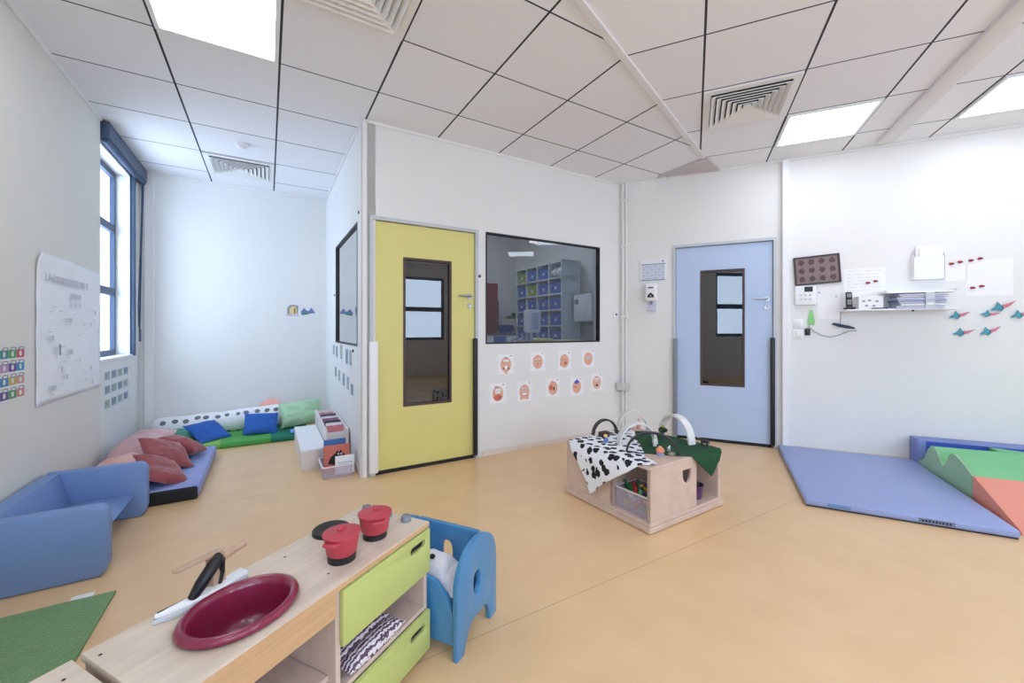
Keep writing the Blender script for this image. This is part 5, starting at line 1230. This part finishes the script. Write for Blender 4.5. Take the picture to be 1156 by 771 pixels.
for i in range(3):
    b = BM(); box(b, -.66+.51*i, -.18+.51*i, .441, .46, .05, .93, .003, 1); obj('cabinet_door', b, M_WHITE, ct_, 0)
t = thing('changing_mat', 'pale yellow padded changing mat on the counter behind glass', 'changing mat', (*W(3.80, 2.92), 1.0), 30.96)
b = BM(); box(b, -.28, .28, -.16, .16, .0, .05, .02, 3); obj('padding', b, mat('pale yellow vinyl', (232, 224, 164), .5), t)
b = BM(); box(b, -.29, -.20, -.16, .16, .045, .075, .012, 3); obj('raised_side', b, mat('pale yellow vinyl', (232, 224, 164), .5), t)
t = thing('tap', 'steel tap at the lower edge behind the wide window', 'tap', (*W(3.62, 2.25), 1.0), 30.96)
b = BM(); tube(b, [(0, 0, 0), (0, 0, .05), (-.03, 0, .075), (-.09, 0, .05)], .011, 12); obj('spout', b, M_STEEL, t)
b = BM(); tube(b, [(0, 0, .055), (.06, 0, .09)], .007, 10); obj('lever', b, M_STEEL, t)
lc = thing('red_locker', 'dark red locker seen at left behind the window glass', 'locker', (*W(5.36, 2.78), 0), 30.96)
b = BM(); box(b, -.22, .19, 0, .28, .0, 1.86, .006, 1); obj('carcass', b, mat('dark red board', (140, 40, 56), .5, .04, 5), lc, 0)
b = BM(); box(b, -.215, .195, -.018, -.001, 1.14, 1.60, .003, 1); obj('cabinet_door', b, mat('dark red door', (122, 32, 48), .5, .04, 5), lc, 0)
lw = thing('low_cabinet', 'pale and blue low cabinet in the changing room', 'cabinet', (*W(5.09, 2.9), 0), 30.96)
b = BM(); box(b, -.75, .50, 0, .25, 1.09, 1.12, .003, 1); obj('cabinet_top', b, mat('brown top', (110, 88, 80), .6), lw, 0)
b = BM(); box(b, -.74, .49, .01, .24, 0, 1.09); obj('carcass', b, M_LGREY, lw, 0)
for i, m_ in enumerate((M_WHITE, mat('blue cabinet door', (80, 124, 190), .5), M_WHITE)):
    b = BM(); box(b, (-.73, -.14, .06)[i], (-.16, .04, .48)[i], -.012, .009, .04, 1.07, .003, 1); obj('cabinet_door', b, m_, lw, 0)
t = thing('blue_tub', 'small blue tub on the brown cabinet top behind glass', 'tub', (*W(5.21, 3.02), 1.12), 30.96)
b = BM(); lathe(b, [(0, 0), (.09, 0), (.11, .11), (.115, .115), (.105, .113), (.085, .008), (0, .006)], 28, sx=1.1, sy=.8); obj('tub_body', b, M_BIN, t)
b = BM(); ball(b, (0, 0, .09), (.09, .06, .03)); obj('contents', b, simple((110, 90, 90)), t)
t = thing('potted_plant', 'dark leafy plant by the cube shelf behind the glass', 'plant', (*W(5.21, 3.20), 1.12), 30.96)
b = BM(); lathe(b, [(0, 0), (.04, 0), (.055, .08), (.05, .08), (0, .07)], 24); obj('pot', b, M_LGREY, t)
b = BM(); tube(b, [(0, 0, .06), (-.02, 0, .2), (-.06, 0, .28)], .006, 8); tube(b, [(0, 0, .06), (.02, 0, .18), (.05, 0, .24)], .006, 8)
obj('stem', b, simple((70, 90, 50)), t)
b = BM()
for i in range(14):
    a = i*2.4; r_ = .05+.045*(i % 3)
    ball(b, (r_*cos(a)*1.5, r_*sin(a)*.5, .22+.02*(i % 4)), (.055, .02, .016), M=rot(z=0), u=10, v=6)
obj('leaves', b, simple((48, 84, 46)), t)

# ------------------------------------------------------------ daylight and camera
w = bpy.data.worlds.new('daylight'); bpy.context.scene.world = w; w.use_nodes = True
bg = w.node_tree.nodes['Background']; bg.inputs[0].default_value = (.80, .90, 1.0, 1); bg.inputs[1].default_value = WORLD
def portal(M, w_, h_, name):
    l = bpy.data.lights.new(name, 'AREA'); l.shape = 'RECTANGLE'; l.size = w_; l.size_y = h_; l.cycles.is_portal = True
    o = bpy.data.objects.new(name, l); COL.objects.link(o); o.matrix_world = M
# portal lights guide daylight sampling through the window openings
portal(wm('V', 4.85, 1.78) @ T(0, .30, 0) @ rot(x=-90), .95, 1.8, 'daylight_portal')
portal(wm('A', -1.65, 1.78) @ T(0, .25, 0) @ rot(x=-90), 1.3, 1.6, 'daylight_portal')
for a0, w_ in ((-.7, 1.4), (1.0, 1.2), (2.75, 1.2)):
    portal(T(*W(-3.38, a0+w_/2), 1.7) @ rot(z=30.96) @ rot(x=90), w_, 1.6, 'daylight_portal')
cam = bpy.data.cameras.new('camera'); co = bpy.data.objects.new('camera', cam); COL.objects.link(co)
cam.sensor_width = 36; cam.lens = 460/1156*36; cam.shift_y = -13.5/1156; cam.clip_start = .02
co.location = (0, 0, 1.17); co.rotation_euler = (pi/2, 0, 0)
sc = bpy.context.scene; sc.camera = co
vs_ = sc.view_settings; vs_.view_transform = 'Standard'; vs_.look = 'None'; vs_.gamma = 1; vs_.exposure = EXPO; vs_.use_curve_mapping = False
sc.cycles.max_bounces = 14; sc.cycles.diffuse_bounces = 8; sc.cycles.transparent_max_bounces = 16
